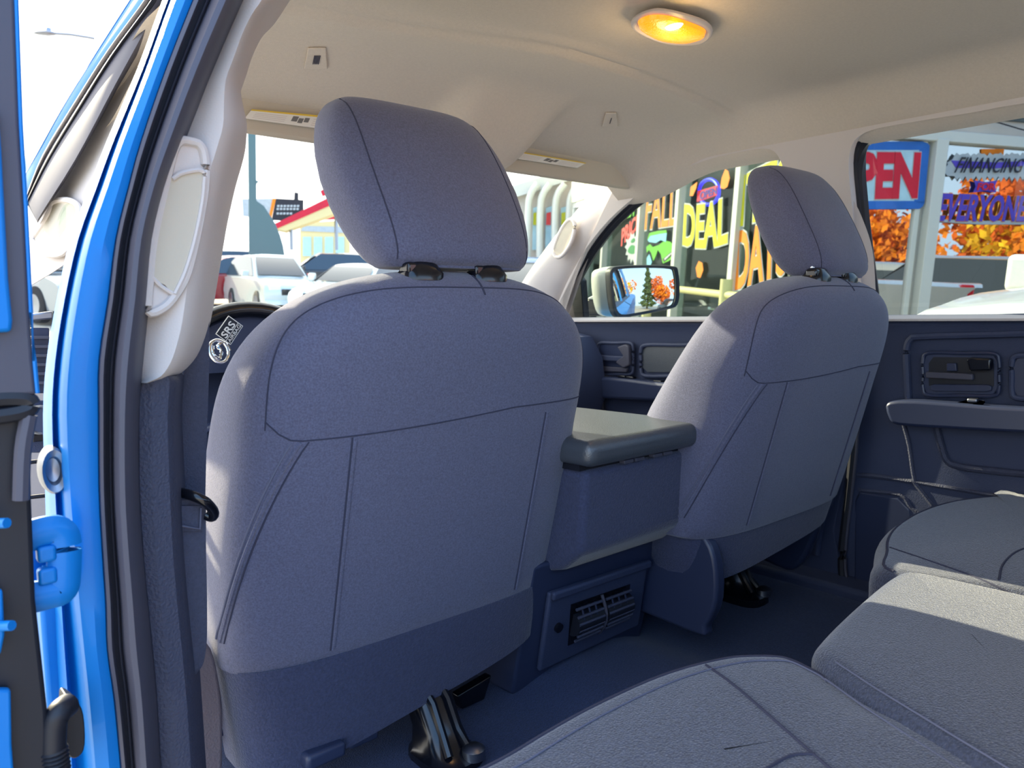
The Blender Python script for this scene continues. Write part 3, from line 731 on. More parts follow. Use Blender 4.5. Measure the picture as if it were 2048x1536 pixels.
# upper beige cover with grab handle
UT = [(-60, 505, 596), (0, 478, 556), (30, 468, 528), (70, 450, 508), (110, 434, 495), (160, 412, 480), (210, 395, 486), (250, 380, 494), (290, 362, 489), (354, 340, 471), (430, 320, 454), (500, 303, 442), (560, 298, 432), (640, 292, 418), (690, 285, 403), (725, 282, 384), (752, 281, 352), (766, 281, 300)]
def strip2(name, tab, prof, m, parent, kind, n=3, close=.07):
    cols = []
    for t_, y in prof: cols.append(smooth_path([PY(a*(1-t_)+b*t_, v, y) for v, a, b in tab], n))
    rows = [[c_[i] for c_ in cols] for i in range(len(cols[0]))]
    for r_ in rows: r_ += [away(r_[-1], close), away(r_[0], close)]
    return obj(name, *surf(rows), m, parent, True, kind)
ut = strip2('trim_8', UT, [(-.10, -.055), (.05, -.062), (.2, -.070), (.4, -.078), (.58, -.082), (.70, -.076), (.82, -.058), (.93, -.025), (1.0, .02)], M['beige'], None, 'structure')
ut['label'] = 'pale upper pillar cover with a long grab handle'
hp = smooth_path([PY(*q, -.083) for q in ((352, 290), (384, 284), (403, 296), (410, 330), (408, 380), (400, 430), (388, 490), (372, 550), (350, 590), (325, 616), (296, 622), (298, 560), (306, 480), (330, 370))], 4, True)
rec = prism('handle_recess', hp, V((0, .004, 0)), M['beige'], ut)
tube('recess_lip', [p+V((0, -.001, 0)) for p in hp], .0045, M['beige'], ut, 8, True)
# the scooped well behind the grip
well = smooth_path([PY(*q, -.087) for q in ((404, 342), (406, 380), (398, 432), (384, 500), (368, 548), (350, 588), (330, 570), (306, 552), (308, 480), (330, 380), (345, 356), (375, 346))], 3, True)
M['beige_d'] = M['visor']
wl_rows = [[sum(well, V())/len(well)+(p-sum(well, V())/len(well))*s+V((0, d_, 0)) for p in well] for s, d_ in ((1, 0), (.98, .001), (.6, .002), (.02, .003))]
obj('handle_well', *surf(wl_rows), M['visor'], ut)
tube('well_edge', smooth_path([PY(*q, -.088) for q in ((345, 358), (365, 346), (405, 342), (408, 372), (402, 420), (388, 486), (370, 545), (350, 588))], 4), .0022, M['beige'], ut, 6)
tube('well_edge', smooth_path([PY(*q, -.086) for q in ((305, 555), (322, 572), (348, 589))], 4), .002, M['beige'], ut, 6)
# lower dark cover
LT = [(752, 281, 352), (765, 280, 359), (800, 276, 357), (841, 275, 355), (900, 275, 357), (982, 276, 361), (1100, 283, 366), (1209, 293, 375), (1297, 302, 384), (1401, 311, 394), (1536, 319, 403), (1640, 326, 410)]
lt = strip2('trim_9', LT, [(-.15, -.05), (.05, -.062), (.35, -.068), (.75, -.066), (.90, -.056), (1.0, -.02)], M['trim_b'], None, 'structure')
lt['label'] = 'grained dark lower pillar cover beside the driver seat'
# seat belt
sb = thing('seat_belt', 'dark grey driver seat belt hanging beside the pale pillar cover', 'seat belt', PY(390, 900, .0))
BT = [(560, 400, 422), (613, 392, 420), (680, 380, 418), (743, 373, 418), (860, 368, 414), (978, 364, 411), (1010, 363, 411)]
strip2('webbing', BT, [(-.1, .05), (.3, .045), (.7, .045), (1.0, .045)], M['web'], sb, None, 3, .002)
BT2 = [(1000, 360, 412), (1024, 361, 412), (1100, 362, 412), (1140, 364, 413), (1200, 370, 414), (1272, 378, 414), (1305, 380, 411), (1331, 382, 405), (1352, 384, 389)]
strip2('lower_webbing', BT2, [(-.1, -.01), (.3, -.012), (.7, -.012), (1.0, -.01)], M['web'], sb, None, 3, .002)
strip2('stitched_fold', [(1012, 362, 405), (1030, 363, 405), (1062, 365, 404)], [(-.05, -.014), (.5, -.016), (1, -.014)], M['web'], sb, None, 2, .003)
tube('stitch_line', [PY(*q, -.018) for q in ((364, 1052), (400, 1058), (402, 1016))], .0012, M['stitch'], sb, 6)
tube('belt_guide', smooth_path([PY(u, v, y) for u, v, y in ((356, 984, .0), (380, 990, -.02), (405, 1000, -.028), (420, 1012, -.025), (428, 1026, -.02), (424, 1034, -.014), (412, 1030, -.01))], 5), [.0055]*31, M['black'], sb, 10)
# front seat side and rocker seen in the gap
gp = prism('trim_10', smooth_path([PY(*q, .16) for q in ((376, 1300), (400, 1284), (424, 1300), (440, 1370), (446, 1450), (440, 1560), (385, 1560))], 3, True), V((0, .03, 0)), mat('seat_side_vinyl', (112, 100, 104), .7, bump=.6, bscale=300), None, .006, kind='structure')
gp['label'] = 'brownish lower seat side seen past the pillar'
# round plug, bead, small parts on the pillar
pc = PY(106, 940, -.060); 
plug = obj('pillar_plug', *surf([[pc+V((.011*r*math.cos(a), -h+.010*r*math.cos(a)*0, .0215*r*math.sin(a))) for a in [2*math.pi*k/24 for k in range(24)]] for r, h in ((1, -.01), (1, .004), (.9, .008), (.62, .006), (.5, .0), (.1, -.002))]), M['steel'], wl)
# cable boot
cb = thing('cable_boot', 'black rubber cable boot plugged into the blue pillar', 'cable boot', PY(125, 1450, -.09))
prism('plug_flange', smooth_path([PY(*q, -.085) for q in ((118, 1378), (135, 1380), (152, 1400), (158, 1440), (156, 1480), (140, 1496), (126, 1488), (120, 1440))], 3, True), V((0, -.022, 0)), M['rubber_d'], cb, .004)
tube('boot_elbow', smooth_path([PY(135, 1410, -.12), PY(118, 1425, -.13), PY(108, 1450, -.13), PY(106, 1500, -.13)], 5), [.010]*16, M['rubber_d'], cb, 14)
bp_ = [PY(106+.5*i, 1496+4*i, -.13) for i in range(0, 22)]
tube('boot_bellows', bp_, [.0095+.0022*(i % 2) for i in range(22)], M['rubber_d'], cb, 14)
# ---- open rear door edge at the photo's border
rd = thing('door_3', None, None, PY(20, 900, -.12), kind='structure'); rd['label'] = 'edge of the open rear door with black frame and blue paint'
dp = lambda u, v, y=-.15: PY(u, v, y)
prism('window_frame', smooth_path([dp(*q) for q in ((-60, -60), (31, -60), (31, 0), (40, 250), (50, 417), (60, 625), (67, 722), (74, 790), (40, 792), (-60, 796))], 1, True), V((0, .02, 0)), M['rubber'], rd, .003)
prism('blue_edge', [dp(*q, -.158) for q in ((-60, 200), (-2, 220), (4, 300), (18, 560), (26, 640), (24, 664), (-60, 668))], V((0, .006, 0)), M['blue'], rd, .003)
tube('frame_bead', [dp(*q, -.150) for q in ((32, -60), (33, 0), (42, 250), (52, 417), (62, 625), (69, 722), (75, 786))], .0016, M['blue'], rd, 6)
prism('inner_shell', [dp(*q, -.135) for q in ((-60, 790), (60, 800), (64, 1000), (72, 1200), (96, 1420), (104, 1620), (-60, 1620))], V((0, .02, 0)), M['rubber_d'], rd, .004)
prism('blue_flange', smooth_path([dp(*q, -.145) for q in ((-60, 1180), (6, 1180), (10, 1270), (2, 1310), (-60, 1320))], 1, True), V((0, .008, 0)), M['blue'], rd, .002)
prism('blue_flange', smooth_path([dp(*q, -.145) for q in ((-60, 1380), (22, 1380), (24, 1490), (34, 1620), (-60, 1620))], 1, True), V((0, .008, 0)), M['blue'], rd, .002)
for u, v in ((2, 1047), (12, 1252)):
    tube('stud', [dp(u-12, v, -.15), dp(u+12, v-1, -.16)], .004, M['blue'], rd, 10)
tube('rubber_fold', smooth_path([dp(*q, -.145) for q in ((-40, 800), (20, 796), (55, 800), (60, 815), (30, 826), (-40, 836))], 4), .007, M['rubber_d'], rd, 8)
tube('rubber_fold', smooth_path([dp(*q, -.145) for q in ((42, 1000), (46, 900), (58, 830))], 3), .006, M['rubber'], rd, 8)
# hinge
hb = lambda u, v, y=-.115: PY(u, v, y)
hg = tube('hinge', smooth_path([hb(-40, 1095), hb(30, 1080), hb(95, 1062), hb(120, 1066), hb(128, 1090), hb(127, 1150), hb(122, 1178), hb(100, 1186), hb(30, 1202), hb(-40, 1212)], 5), .0085, M['blue'], rd, 10, flat=1.6)
prism('hinge_plate', [hb(u, v, -.10) for u, v in ((60, 1085), (126, 1070), (126, 1180), (60, 1195))], V((0, .006, 0)), M['blue'], hg, .003)
for u, v in ((98, 1106), (100, 1150)):
    tube('hinge_bolt', [hb(u-14, v, -.112), hb(u+12, v-4, -.112)], .0085, M['blue'], hg, 6)
    box('bolt_head', hb(u-6, v, -.118), (.014, .012, .014), M['blue'], hg, .003)
prism('hinge_leaf', [hb(u, v, -.12) for u, v in ((-40, 1120), (8, 1116), (18, 1140), (8, 1170), (22, 1206), (-40, 1220))], V((0, .008, 0)), M['blue'], hg, .003)
prism('blue_sill', [PY(*q, -.02) for q in ((80, 1210), (130, 1180), (160, 1300), (182, 1440), (196, 1640), (90, 1640), (96, 1420))], V((0, .03, 0)), M['blue'], wl, .004)

# ---- front door opening on the near side: roof rail, seal, windscreen pillar
def nx(v): return -.80+.12*max(0, min(1, (640-v)/640))
def NP(u, v, dx=0): 
    x = nx(v)+dx; return PX(u, v, x)
def rail(name, lf, rt, m, par, kind, puff=.01, back=.05, dxl=0, dxr=0):
    rows = []
    for a, b in zip(smooth_path([NP(*q, dxl) for q in lf], 4), smooth_path([NP(*q, dxr) for q in rt], 4)):
        mid = (a+b)/2; n_ = (CAM-mid); n_.z = 0; n_.normalize()
        r_ = [a*(1-t)+b*t+n_*puff*(1-abs(2*t-1)**2.5) for t in [k/8 for k in range(9)]]
        r_ += [b-n_*back, a-n_*back]; rows.append(r_)
    return obj(name, *surf(rows), m, par, True, kind)
ra = rail('trim_11', [(255, -40), (232, 0), (160, 128), (100, 225), (46, 318), (20, 380)], [(330, -40), (300, 0), (215, 110), (150, 205), (85, 310), (50, 395)], M['blue'], None, 'structure', .02)
ra['label'] = 'blue roof rail over the open front door'
rail('rail_highlight', [(292, -40), (264, 0), (185, 120), (120, 222), (66, 318), (30, 380)], [(298, -40), (270, 0), (190, 122), (125, 225), (70, 322), (34, 384)], M['chrome'], ra, None, .024, .02)  # chrome strip stands in for the highlight line on the blue rail
rs = rail('trim_12', [(330, -40), (302, 0), (218, 108), (152, 205), (86, 312), (50, 395)], [(345, -40), (318, 2), (290, 60), (230, 170), (150, 320), (75, 440), (52, 490)], M['rubber'], None, 'structure', .02, .05)
rs['label'] = 'dark rubber seal around the open front door'
rail('seal_groove', [(322, -30), (300, 18), (222, 118), (158, 214), (92, 320), (52, 404)], [(326, -30), (304, 22), (228, 124), (164, 222), (98, 328), (54, 412)], M['rubber_d'], rs, None, .034, .02)
rail('seal_bead', [(312, -30), (292, 10), (214, 112), (150, 208), (84, 314), (50, 398)], [(317, -30), (296, 14), (219, 116), (155, 213), (89, 319), (53, 403)], M['beige'], rs, None, .036, .02)
al = rail('trim_13', [(330, 20), (270, 90), (215, 190), (165, 290), (100, 395), (60, 470), (52, 520), (52, 570)], [(360, 20), (330, 90), (290, 190), (240, 300), (200, 400), (170, 470), (140, 520), (60, 572)], M['beige'], None, 'structure', .006, .03, .03, .03)
al['label'] = 'pale windscreen pillar cover beside the open front door'
M['hole_dark'] = M['visor']
hq = smooth_path([NP(*q, .018) for q in ((108, 404), (135, 400), (156, 412), (158, 440), (148, 480), (128, 506), (100, 510), (78, 498), (68, 478), (84, 452), (100, 424))], 3, True)
prism('handle_recess', hq, V((.004, 0, 0)), M['visor'], al)
tube('handle_rim', hq, .005, M['beige'], al, 8, True)
prism('handle_gap', smooth_path([NP(*q, .015) for q in ((132, 408), (152, 412), (156, 440), (146, 478), (128, 490), (116, 470), (114, 444), (122, 420))], 3, True), V((.003, 0, 0)), M['glass'], al)

# ---------------------------------------------------------------- dashboard, wheel
ds_ = thing('dashboard', 'dark dashboard with round-edged vents ahead of the front seats', 'dashboard', (0, 1.0, .9))
prof = [(.80, .66), (.80, .95), (.76, 1.05), (.775, 1.16), (.82, 1.225), (.92, 1.245), (1.25, 1.23), (1.25, .66)]
obj('dash_body', *surf([[V((x, y, z)) for y, z in prof] for x in (-.76, .76)]), M['plastic'], ds_)
vp = lambda u, v, y=.765: PY(u, v, y)
prism('vent_frame', [vp(*q) for q in ((58, 655), (97, 655), (97, 786), (58, 786))], V((0, -.01, 0)), M['plastic_b'], ds_, .003)
for k in range(6):
    v = 672+18*k
    prism('vent_slat', [vp(60, v, .752), vp(96, v, .752), vp(96, v+6, .752), vp(60, v+6, .752)], V((0, -.012, 0)), M['rubber'], ds_, .001)
prism('trim_band', [vp(*q, .76) for q in ((56, 628), (102, 622), (102, 638), (56, 642))], V((0, -.02, 0)), M['steel'], ds_, .003)
tube('light_knob', [vp(82, 840, .77), vp(82, 840, .735)], .026, M['plastic_b'], ds_, 24)
tube('knob_ring', [V((vp(82, 840, .735).x+.024*math.cos(a), .735, vp(82, 840, .735).z+.024*math.sin(a))) for a in [2*math.pi*k/28 for k in range(28)]], .003, M['steel'], ds_, 8, True)
box('dash_button', vp(76, 875, .75), (.02, .012, .014), M['black'], ds_, .002)
prism('switch_panel', [vp(*q, .775) for q in ((50, 800), (104, 800), (104, 905), (50, 905))], V((0, -.006, 0)), M['plastic'], ds_, .003)
for v in (925, 995):
    tube('panel_joint', [vp(56, v, .78), vp(110, v-6, .78)], .004, M['rubber_d'], ds_, 6)
# binnacle hood
obj('gauge_hood', *surf([[V((-.40+.21*math.cos(a)*s, y, 1.19+.125*math.sin(a)*s)) for a in [math.pi*k/16 for k in range(17)]] for s, y in ((.9, .70), (1, .705), (1, .95), (.8, 1.0))]), M['plastic'], ds_)
sw = thing('steering_wheel', 'black steering wheel with chrome emblem behind the driver seat', 'steering wheel', (-.41, .62, 1.10))
wc = V((-.415, .62, 1.135)); wx = V((1, 0, 0)); wy = V((0, .36, .93)).normalized(); wz = wx.cross(wy)
tube('rim', [wc+wx*(.195*math.cos(a))+wy*(.195*math.sin(a)) for a in [2*math.pi*k/56 for k in range(56)]], .0165, M['black'], sw, 14, True)
for a in (R(200), R(-20), R(255), R(285)):
    tube('spoke', [wc-wz*.02*0+(wx*math.cos(a)+wy*math.sin(a))*r for r in (.06, .19)], .016, M['plastic_b'], sw, 10, flat=.5)
obj('airbag_hub', *surf([[wc+wz*(-h)+wx*(.085*s*math.cos(a))+wy*(.075*s*math.sin(a)) for a in [2*math.pi*k/28 for k in range(28)]] for s, h in ((1, -.03), (1, .01), (.85, .028), (.3, .034), (.02, .034))]), M['plastic_b'], sw)
ec = PY(438, 703, .58)
em = tube('emblem_ring', [ec+wx*(.017*math.cos(a))+wy*(.022*math.sin(a)) for a in [2*math.pi*k/32 for k in range(32)]], .0036, M['chrome'], sw, 10, True)
tube('emblem_horn', smooth_path([ec+wx*a+wy*b for a, b in ((-.010, .012), (-.012, -.004), (-.003, -.014), (.004, -.002), (0, .012), (.014, .016), (.02, 0))], 4), .0035, M['chrome'], sw, 8)

# ---------------------------------------------------------------- door mirror, far side
dm = thing('door_mirror', 'white door mirror reflecting sky and autumn trees outside the far window', 'mirror', PX(1270, 585, .98))
gpt = [(1226, 556), (1229, 543), (1242, 538), (1290, 536), (1338, 538), (1347, 546), (1350, 580), (1346, 606), (1330, 614), (1280, 624), (1248, 629), (1236, 622), (1230, 600)]
mc = PX(1288, 582, 1.02)
to_cam = (CAM-mc).normalized()
_eu = -(FW*1540 - RT*464 - UP*10500).normalized()
back_dir = V((.045, -1, 0)); back_dir = ((back_dir-_eu*back_dir.dot(_eu)).normalized()+_eu*.075).normalized()
mn = (to_cam+back_dir).normalized()
MP = lambda u, v, off=0: PL(u, v, mc+mn*off, mn)
gl_ = smooth_path([MP(*q) for q in gpt], 3, True)
cen = sum(gl_, V())/len(gl_)
mr = []
for s_ in (1, .9, .8, .7, .6, .5, .4, .3, .2, .1, .01):
    mr.append([cen+(p-cen)*s_ - mn*(((p-cen)*s_).length_squared/(2*1.3)-.004) for p in gl_])
o_m = obj('mirror_glass', *surf(mr), M['mirror'], dm)
M['white_paint'] = mat('white_car_paint', (236, 238, 228), .25, coat=.6)
hs = [[cen+(p-cen)*s-mn*d_ for p in gl_] for s, d_ in ((1.02, -.004), (1.12, -.006), (1.15, .004), (1.14, .03))]
obj('mirror_rim', *surf(hs, True, False), M['rubber_d'], dm)
side = V((-.9, .5, 0)).normalized()
hs = [[cen+(p-cen)*s-mn*d_+side*sh_ for p in gl_] for s, d_, sh_ in ((1.13, .028, 0), (1.14, .05, .015), (1.05, .085, .035), (.8, .115, .05), (.3, .13, .055), (.02, .132, .055))]
obj('mirror_shell', *surf(hs), M['white_paint'], dm)
prism('mirror_arm', [PX(*q, .95) for q in ((1168, 604), (1180, 594), (1212, 594), (1236, 606), (1236, 632), (1168, 632))], V((.05, 0, 0)), M['rubber_d'], dm, .008)
prism('arm_cap', [PX(*q, .945) for q in ((1172, 598), (1184, 591), (1210, 592), (1208, 602))], V((.05, 0, 0)), M['white_paint'], dm, .004)
prism('mirror_sail', [PX(*q, .84) for q in ((1118, 640), (1132, 580), (1152, 548), (1162, 560), (1168, 640))], V((.03, 0, 0)), M['rubber_d'], dm, .004)

# ---------------------------------------------------------------- outside: sloping lot with its own plumb line
EU = -(FW*1540 - RT*464 - UP*10500).normalized()
def hdir(u, v):                                     # horizontal direction of the lot vanishing at this place
    d = D(u, v); d = d-EU*d.dot(EU); return d.normalized()
EA = hdir(775, 531)                                 # along the long shop front, away from us
EB = EA.cross(EU).normalized()                      # along the short front, to the far side
if EB.dot(RT) < 0: EB = -EB
EYE = 1.50
G0 = CAM - EU*EYE                                   # foot point under the camera
def GP(a, b, h=0): return G0 + EA*a + EB*b + EU*h
M['asphalt'] = mat('asphalt', (168, 162, 150), .95, bump=.4, bscale=20, var=.15, vscale=3)
rows = [[GP(-60+150*i/4, -70+150*j/4, 0) for i in range(5)] for j in range(5)]
gr = obj('ground', *surf(rows, False, False), M['asphalt'], None, False, 'structure'); gr['label'] = 'grey asphalt lot around the truck'
M['frame_w'] = mat('window_frame_paint', (206, 208, 200), .5)
M['siding'] = mat('painted_fascia', (196, 188, 178), .8, var=.06, vscale=4)
M['soffit'] = mat('pale_canopy', (222, 224, 196), .8)
M['shopglass'] = glass('shop_glass', (.75, .82, .80), .05)
M['mirrorglass'] = glass('reflecting_shop_glass', (.10, .12, .12), .80)
M['inside'] = mat('shop_interior', (84, 90, 88), .9, var=.3, vscale=2)
M['shopfloor'] = mat('shop_floor', (120, 124, 112), .6)
for k, c in dict(p_or=(235, 132, 8), p_ye=(206, 204, 16), p_gr=(84, 172, 34), p_dg=(30, 130, 70), p_rd=(205, 24, 52), p_re=(230, 70, 66), p_bl=(36, 104, 190), p_pu=(84, 66, 184), p_wh=(176, 184, 188), p_bk=(30, 30, 40), p_cy=(120, 190, 215), p_lb=(178, 214, 226)).items():
    M[k] = mat('paint_'+k, c, .7, var=.08, vscale=6)
CORN = CAM + D(1622, 560)*6.6                       # corner of the shop
NA = -EB; NB = -EA                                  # outward normals of the two fronts
if NB.dot(CAM-CORN) < 0: NB = -NB
if NA.dot(CAM-CORN) < 0: NA = -NA
def FA(u, v, off=0): return PL(u, v, CORN+NA*off, NA)
def FB(u, v, off=0): return PL(u, v, CORN+NB*off, NB)
shop = thing('storefront', 'white framed shop front with painted windows beside the truck', 'building', CORN)
# --- long front seen through the front side window
zf0 = lambda q: (q-G0).dot(EU)
def onA(s, h, off=0): return CORN + EA*s + EU*(h-(CORN-G0).dot(EU)) + NA*off       # s metres along the front from the corner
def onB(s, h, off=0): return CORN + EB*s + EU*(h-(CORN-G0).dot(EU)) + NB*off
def sA(u, v): q = FA(u, v)-CORN; return q.dot(EA)
def sB(u, v): q = FB(u, v)-CORN; return q.dot(EB)
HA = zf0(FA(1473, 322)); 
cols = [sA(1478, 440), sA(1360, 440), sA(1284, 440), sA(1212, 460)]
ends = [-.0]+cols
LA = cols[-1]+2.2
def memb(name, f, s0, s1, h0, h1, d0, d1, m, par, bev=.006):
    q = [f(s0, h0, d0), f(s1, h0, d0), f(s1, h1, d0), f(s0, h1, d0)]
    nn = (f(0, 0, 1)-f(0, 0, 0)); return prism(name, q, nn*(d1-d0), m, par, bev)
SILL = .45
for s in [.03]+cols+[cols[-1]+1.1, LA]:
    memb('window_post', onA, s-.055, s+.055, SILL-.1, HA+.02, -.10, .06, M['frame_w'], shop)
memb('window_head', onA, -.05, LA, HA, HA+.11, -.10, .07, M['frame_w'], shop)
memb('window_sill', onA, -.05, LA, SILL-.12, SILL, -.12, .09, M['frame_w'], shop)
memb('base_wall', onA, -.05, LA, -.2, SILL-.12, -.2, .03, M['siding'], shop)
for k in range(5):
    memb('fascia_board', onA, -.05, LA, HA+.11+.26*k, HA+.36+.26*k, -.2, .10+.012*(k % 2), M['soffit'], shop, .004)
pan_s = [.03]+cols+[cols[-1]+1.1, LA]
for a, b in zip(pan_s[:-1], pan_s[1:]):
    memb('glass_pane', onA, a+.05, b-.05, SILL, HA, -.035, -.027, M['shopglass'], shop, 0)
memb('inner_wall', onA, .1, LA, 0, HA+.3, -3.6, -3.5, M['inside'], shop, 0)
memb('inner_floor', onA, .1, LA, .05, .12, -3.5, -.2, M['shopfloor'], shop, 0)
memb('inner_ceiling', onA, -.05, LA, HA+.22, HA+.3, -3.5, -.2, M['inside'], shop, 0)
memb('end_wall', onA, LA-.1, LA, 0, HA+1.4, -3.6, 0, M['siding'], shop, 0)
memb('inner_counter', onA, cols[0]+.3, cols[1], .1, 1.0, -1.6, -1.0, M['frame_w'], shop, .02)
# eaves over the long front keep it in shade
memb('eaves', onA, -.3, LA+.3, HA+1.42, HA+1.56, -.4, .85, M['siding'], shop, .01)
# --- short front seen through the rear side window
HB = zf0(FB(1876, 284)); LB = 6.0
mB = [.05, sB(1859, 440), sB(1859, 440)+2.35, LB]
for s in mB:
    memb('window_post', onB, s-.055, s+.055, SILL-.4, HB+.02, -.10, .06, M['frame_w'], shop)
memb('inner_post', onB, mB[1]-.15, mB[1]-.10, SILL-.4, HB, -.06, .0, M['frame_w'], shop)
memb('window_head', onB, -.05, LB, HB, HB+.09, -.10, .05, M['frame_w'], shop)
memb('window_sill', onB, -.05, LB, .2, .33, -.12, .06, M['frame_w'], shop)
memb('base_wall', onB, -.05, LB, -.2, .2, -.2, .03, M['siding'], shop)
memb('fascia_board', onB, -.05, LB, HB+.09, HB+.50, -.2, .03, M['siding'], shop, .004)
memb('fascia_board', onB, -.05, LB, HB+.50, HB+.56, -.2, .06, M['siding'], shop, .004)
memb('fascia_board', onB, -.05, LB, HB+.56, HB+.86, -.2, .04, M['siding'], shop, .004)
for a, b in zip(mB[:-1], mB[1:]):
    memb('mirror_pane', onB, a+.05, b-.05, .33, HB, -.035, -.027, M['mirrorglass'], shop, 0)
memb('backing', onB, .0, LB, 0, HB+.8, -.4, -.36, M['inside'], shop, 0)
tube('sagging_cable', smooth_path([FB(u, v, .09) for u, v in ((1800, 246), (1880, 238), (1900, 236), (1960, 240), (1985, 242), (2020, 252), (2060, 262), (2140, 268))], 4), .006, M['p_bk'], shop, 6)
prism('cable_clip', [FB(u, v, .07) for u, v in ((1876, 243), (1888, 234), (1892, 238), (1880, 246))], NB*.03, M['p_bk'], shop)

# --- painted signs on the panes
def sign(name, label, pts0):
    return thing(name, label, 'sign', sum(pts0, V())/len(pts0), 'painted window signs')
def tA(par, s, qpx, m, bold=.02, edge=None, arch=0, shear=0, nm='lettering'):
    q = [FA(*p_, .0) for p_ in qpx]
    if edge: text_on('letter_edge', s, q, NA, M[edge], par, bold+.024, .004, .0, shear, bold, arch)
    return text_on(nm, s, q, NA, M[m], par, bold, .006, .003, shear, None, arch)
def tB(par, s, qpx, m, bold=.02, edge=None, eb=.03, shear=0, lift=0):
    q = [FB(*p_, .0) for p_ in qpx]
    if edge: text_on('letter_edge', s, q, NB, M[edge], par, bold+eb, .004, lift, shear, bold)
    return text_on('lettering', s, q, NB, M[m], par, bold, .006, lift+.003, shear)
def pA(par, name, pts, m, lift=0, n=0):
    q = [FA(*p_, lift) for p_ in pts]; q = smooth_path(q, n, True) if n else q
    return prism(name, q, NA*.004, M[m], par)
def pB(par, name, pts, m, lift=0, n=0):
    q = [FB(*p_, lift) for p_ in pts]; q = smooth_path(q, n, True) if n else q
    return prism(name, q, NB*.004, M[m], par)
g = sign('painted_sign', 'orange painted word FALL on the shop window', [FA(1325, 410)])
tA(g, 'FALL', ((1290, 460), (1354, 450), (1357, 366), (1296, 380)), 'p_or', .012, 'p_wh')
g = sign('painted_sign', 'yellow painted word DEAL sagging below the neon sign', [FA(1415, 440)])
tA(g, 'DEAL', ((1366, 490), (1456, 486), (1458, 391), (1370, 408)), 'p_ye', .03, 'p_wh', .10)
g = sign('painted_sign', 'orange painted word DAYS below the yellow word on the shop window', [FA(1520, 520)])
tA(g, 'DAYS', ((1471, 582), (1574, 548), (1578, 432), (1474, 462)), 'p_or', .03, 'p_wh')
g = sign('painted_sign', "yellow painted word IT'S partly hidden by the passenger headrest", [FA(1530, 390)])
tA(g, "IT'S", ((1476, 456), (1592, 420), (1598, 290), (1482, 350)), 'p_ye', .03, 'p_wh')
g = sign('painted_sign', 'green painted word above a red one on the farthest shop window', [FA(1258, 415)])
tA(g, 'BEST', ((1245, 440), (1272, 432), (1274, 392), (1247, 410)), 'p_gr', .03)
tA(g, 'PRICE', ((1243, 494), (1279, 455), (1281, 424), (1245, 458)), 'p_re', .03)
g = sign('painted_sign', 'white painted splash with a green blot under red lettering', [FA(1264, 492)])
sp = []
cu, cv = 1264, 494
for k in range(26):
    a = 2*math.pi*k/26; r_ = 1 if k % 2 else .72
    sp.append((cu+14*r_*math.cos(a), cv-34*r_*math.sin(a)))
pA(g, 'splash', sp, 'p_wh'); pA(g, 'blot', [(1258, 496), (1264, 490), (1272, 494), (1273, 504), (1264, 508), (1256, 504)], 'p_dg', .005, 3)
pA(g, 'blot', [(1262, 482), (1268, 476), (1270, 482), (1264, 486)], 'p_dg', .005, 3)
g = sign('painted_sign', 'bright green painted cartoon-style car under the word FALL', [FA(1320, 490)])
pA(g, 'car_roof', [(1295, 480), (1299, 466), (1315, 462), (1333, 460), (1334, 466), (1318, 470), (1300, 476)], 'p_gr')
pA(g, 'car_window', [(1296, 480), (1301, 472), (1320, 468), (1334, 466), (1332, 484), (1322, 480), (1312, 486), (1298, 484)], 'p_cy', .002)
pA(g, 'car_body', [(1293, 494), (1300, 488), (1306, 494), (1318, 490), (1330, 481), (1342, 484), (1347, 492), (1346, 516), (1338, 522), (1326, 527), (1322, 508), (1316, 500), (1312, 512), (1307, 522), (1303, 506), (1298, 500), (1294, 506)], 'p_gr')
pA(g, 'car_grille', [(1326, 518), (1345, 502), (1345, 510), (1328, 524)], 'p_bk', .005); pA(g, 'car_bumper', [(1329, 517), (1343, 505), (1343, 508), (1330, 521)], 'p_wh', .009)
pA(g, 'splash', [(1294, 516), (1299, 508), (1304, 524), (1300, 534), (1294, 532)], 'p_cy')
for i, pts in enumerate((((1441, 376), (1444, 356), (1451, 338), (1457, 342), (1460, 356), (1455, 374), (1448, 378)), ((1380, 392), (1382, 374), (1395, 364), (1393, 376), (1386, 392)), ((1392, 536), (1398, 522), (1405, 526), (1407, 540), (1401, 556), (1395, 554)))):
    o = pA(None, 'painted_leaf', pts, 'p_or', .002, 0)
    tag(o, ('orange painted leaf right above the word DEAL', 'slim orange painted leaf beside the neon sign', 'orange painted leaf below the word DEAL')[i].replace('right ', 'high '), 'sign', 'painted leaves')
ne = thing('neon_sign', 'red and blue lit neon OPEN sign hanging in the window', 'sign', FA(1417, 384, -.06))
M['n_bl'] = mat('blue_neon', (60, 50, 255), .4, emit=1.2); M['n_rd'] = mat('red_neon', (240, 50, 70), .4, emit=.9)
NQ = lambda u, v, o_=-.07: FA(u, v, o_)
ring = [NQ(1418+20*math.cos(a)-2*math.sin(a), 384-25*math.sin(a)-4*math.cos(a)) for a in [2*math.pi*k/40 for k in range(40)]]
tube('neon_ring', ring, .022, M['n_bl'], ne, 8, True)
prism('neon_board', [NQ(*q, -.06) for q in ((1396, 404), (1436, 391), (1437, 371), (1398, 382))], NA*.02, M['n_rd'], ne, .005)
q = [NQ(*p_, -.035) for p_ in ((1400, 400), (1434, 388), (1434, 374), (1401, 384))]
text_on('lettering', 'OPEN', q, NA, M['p_pu'], ne, .02, .005)
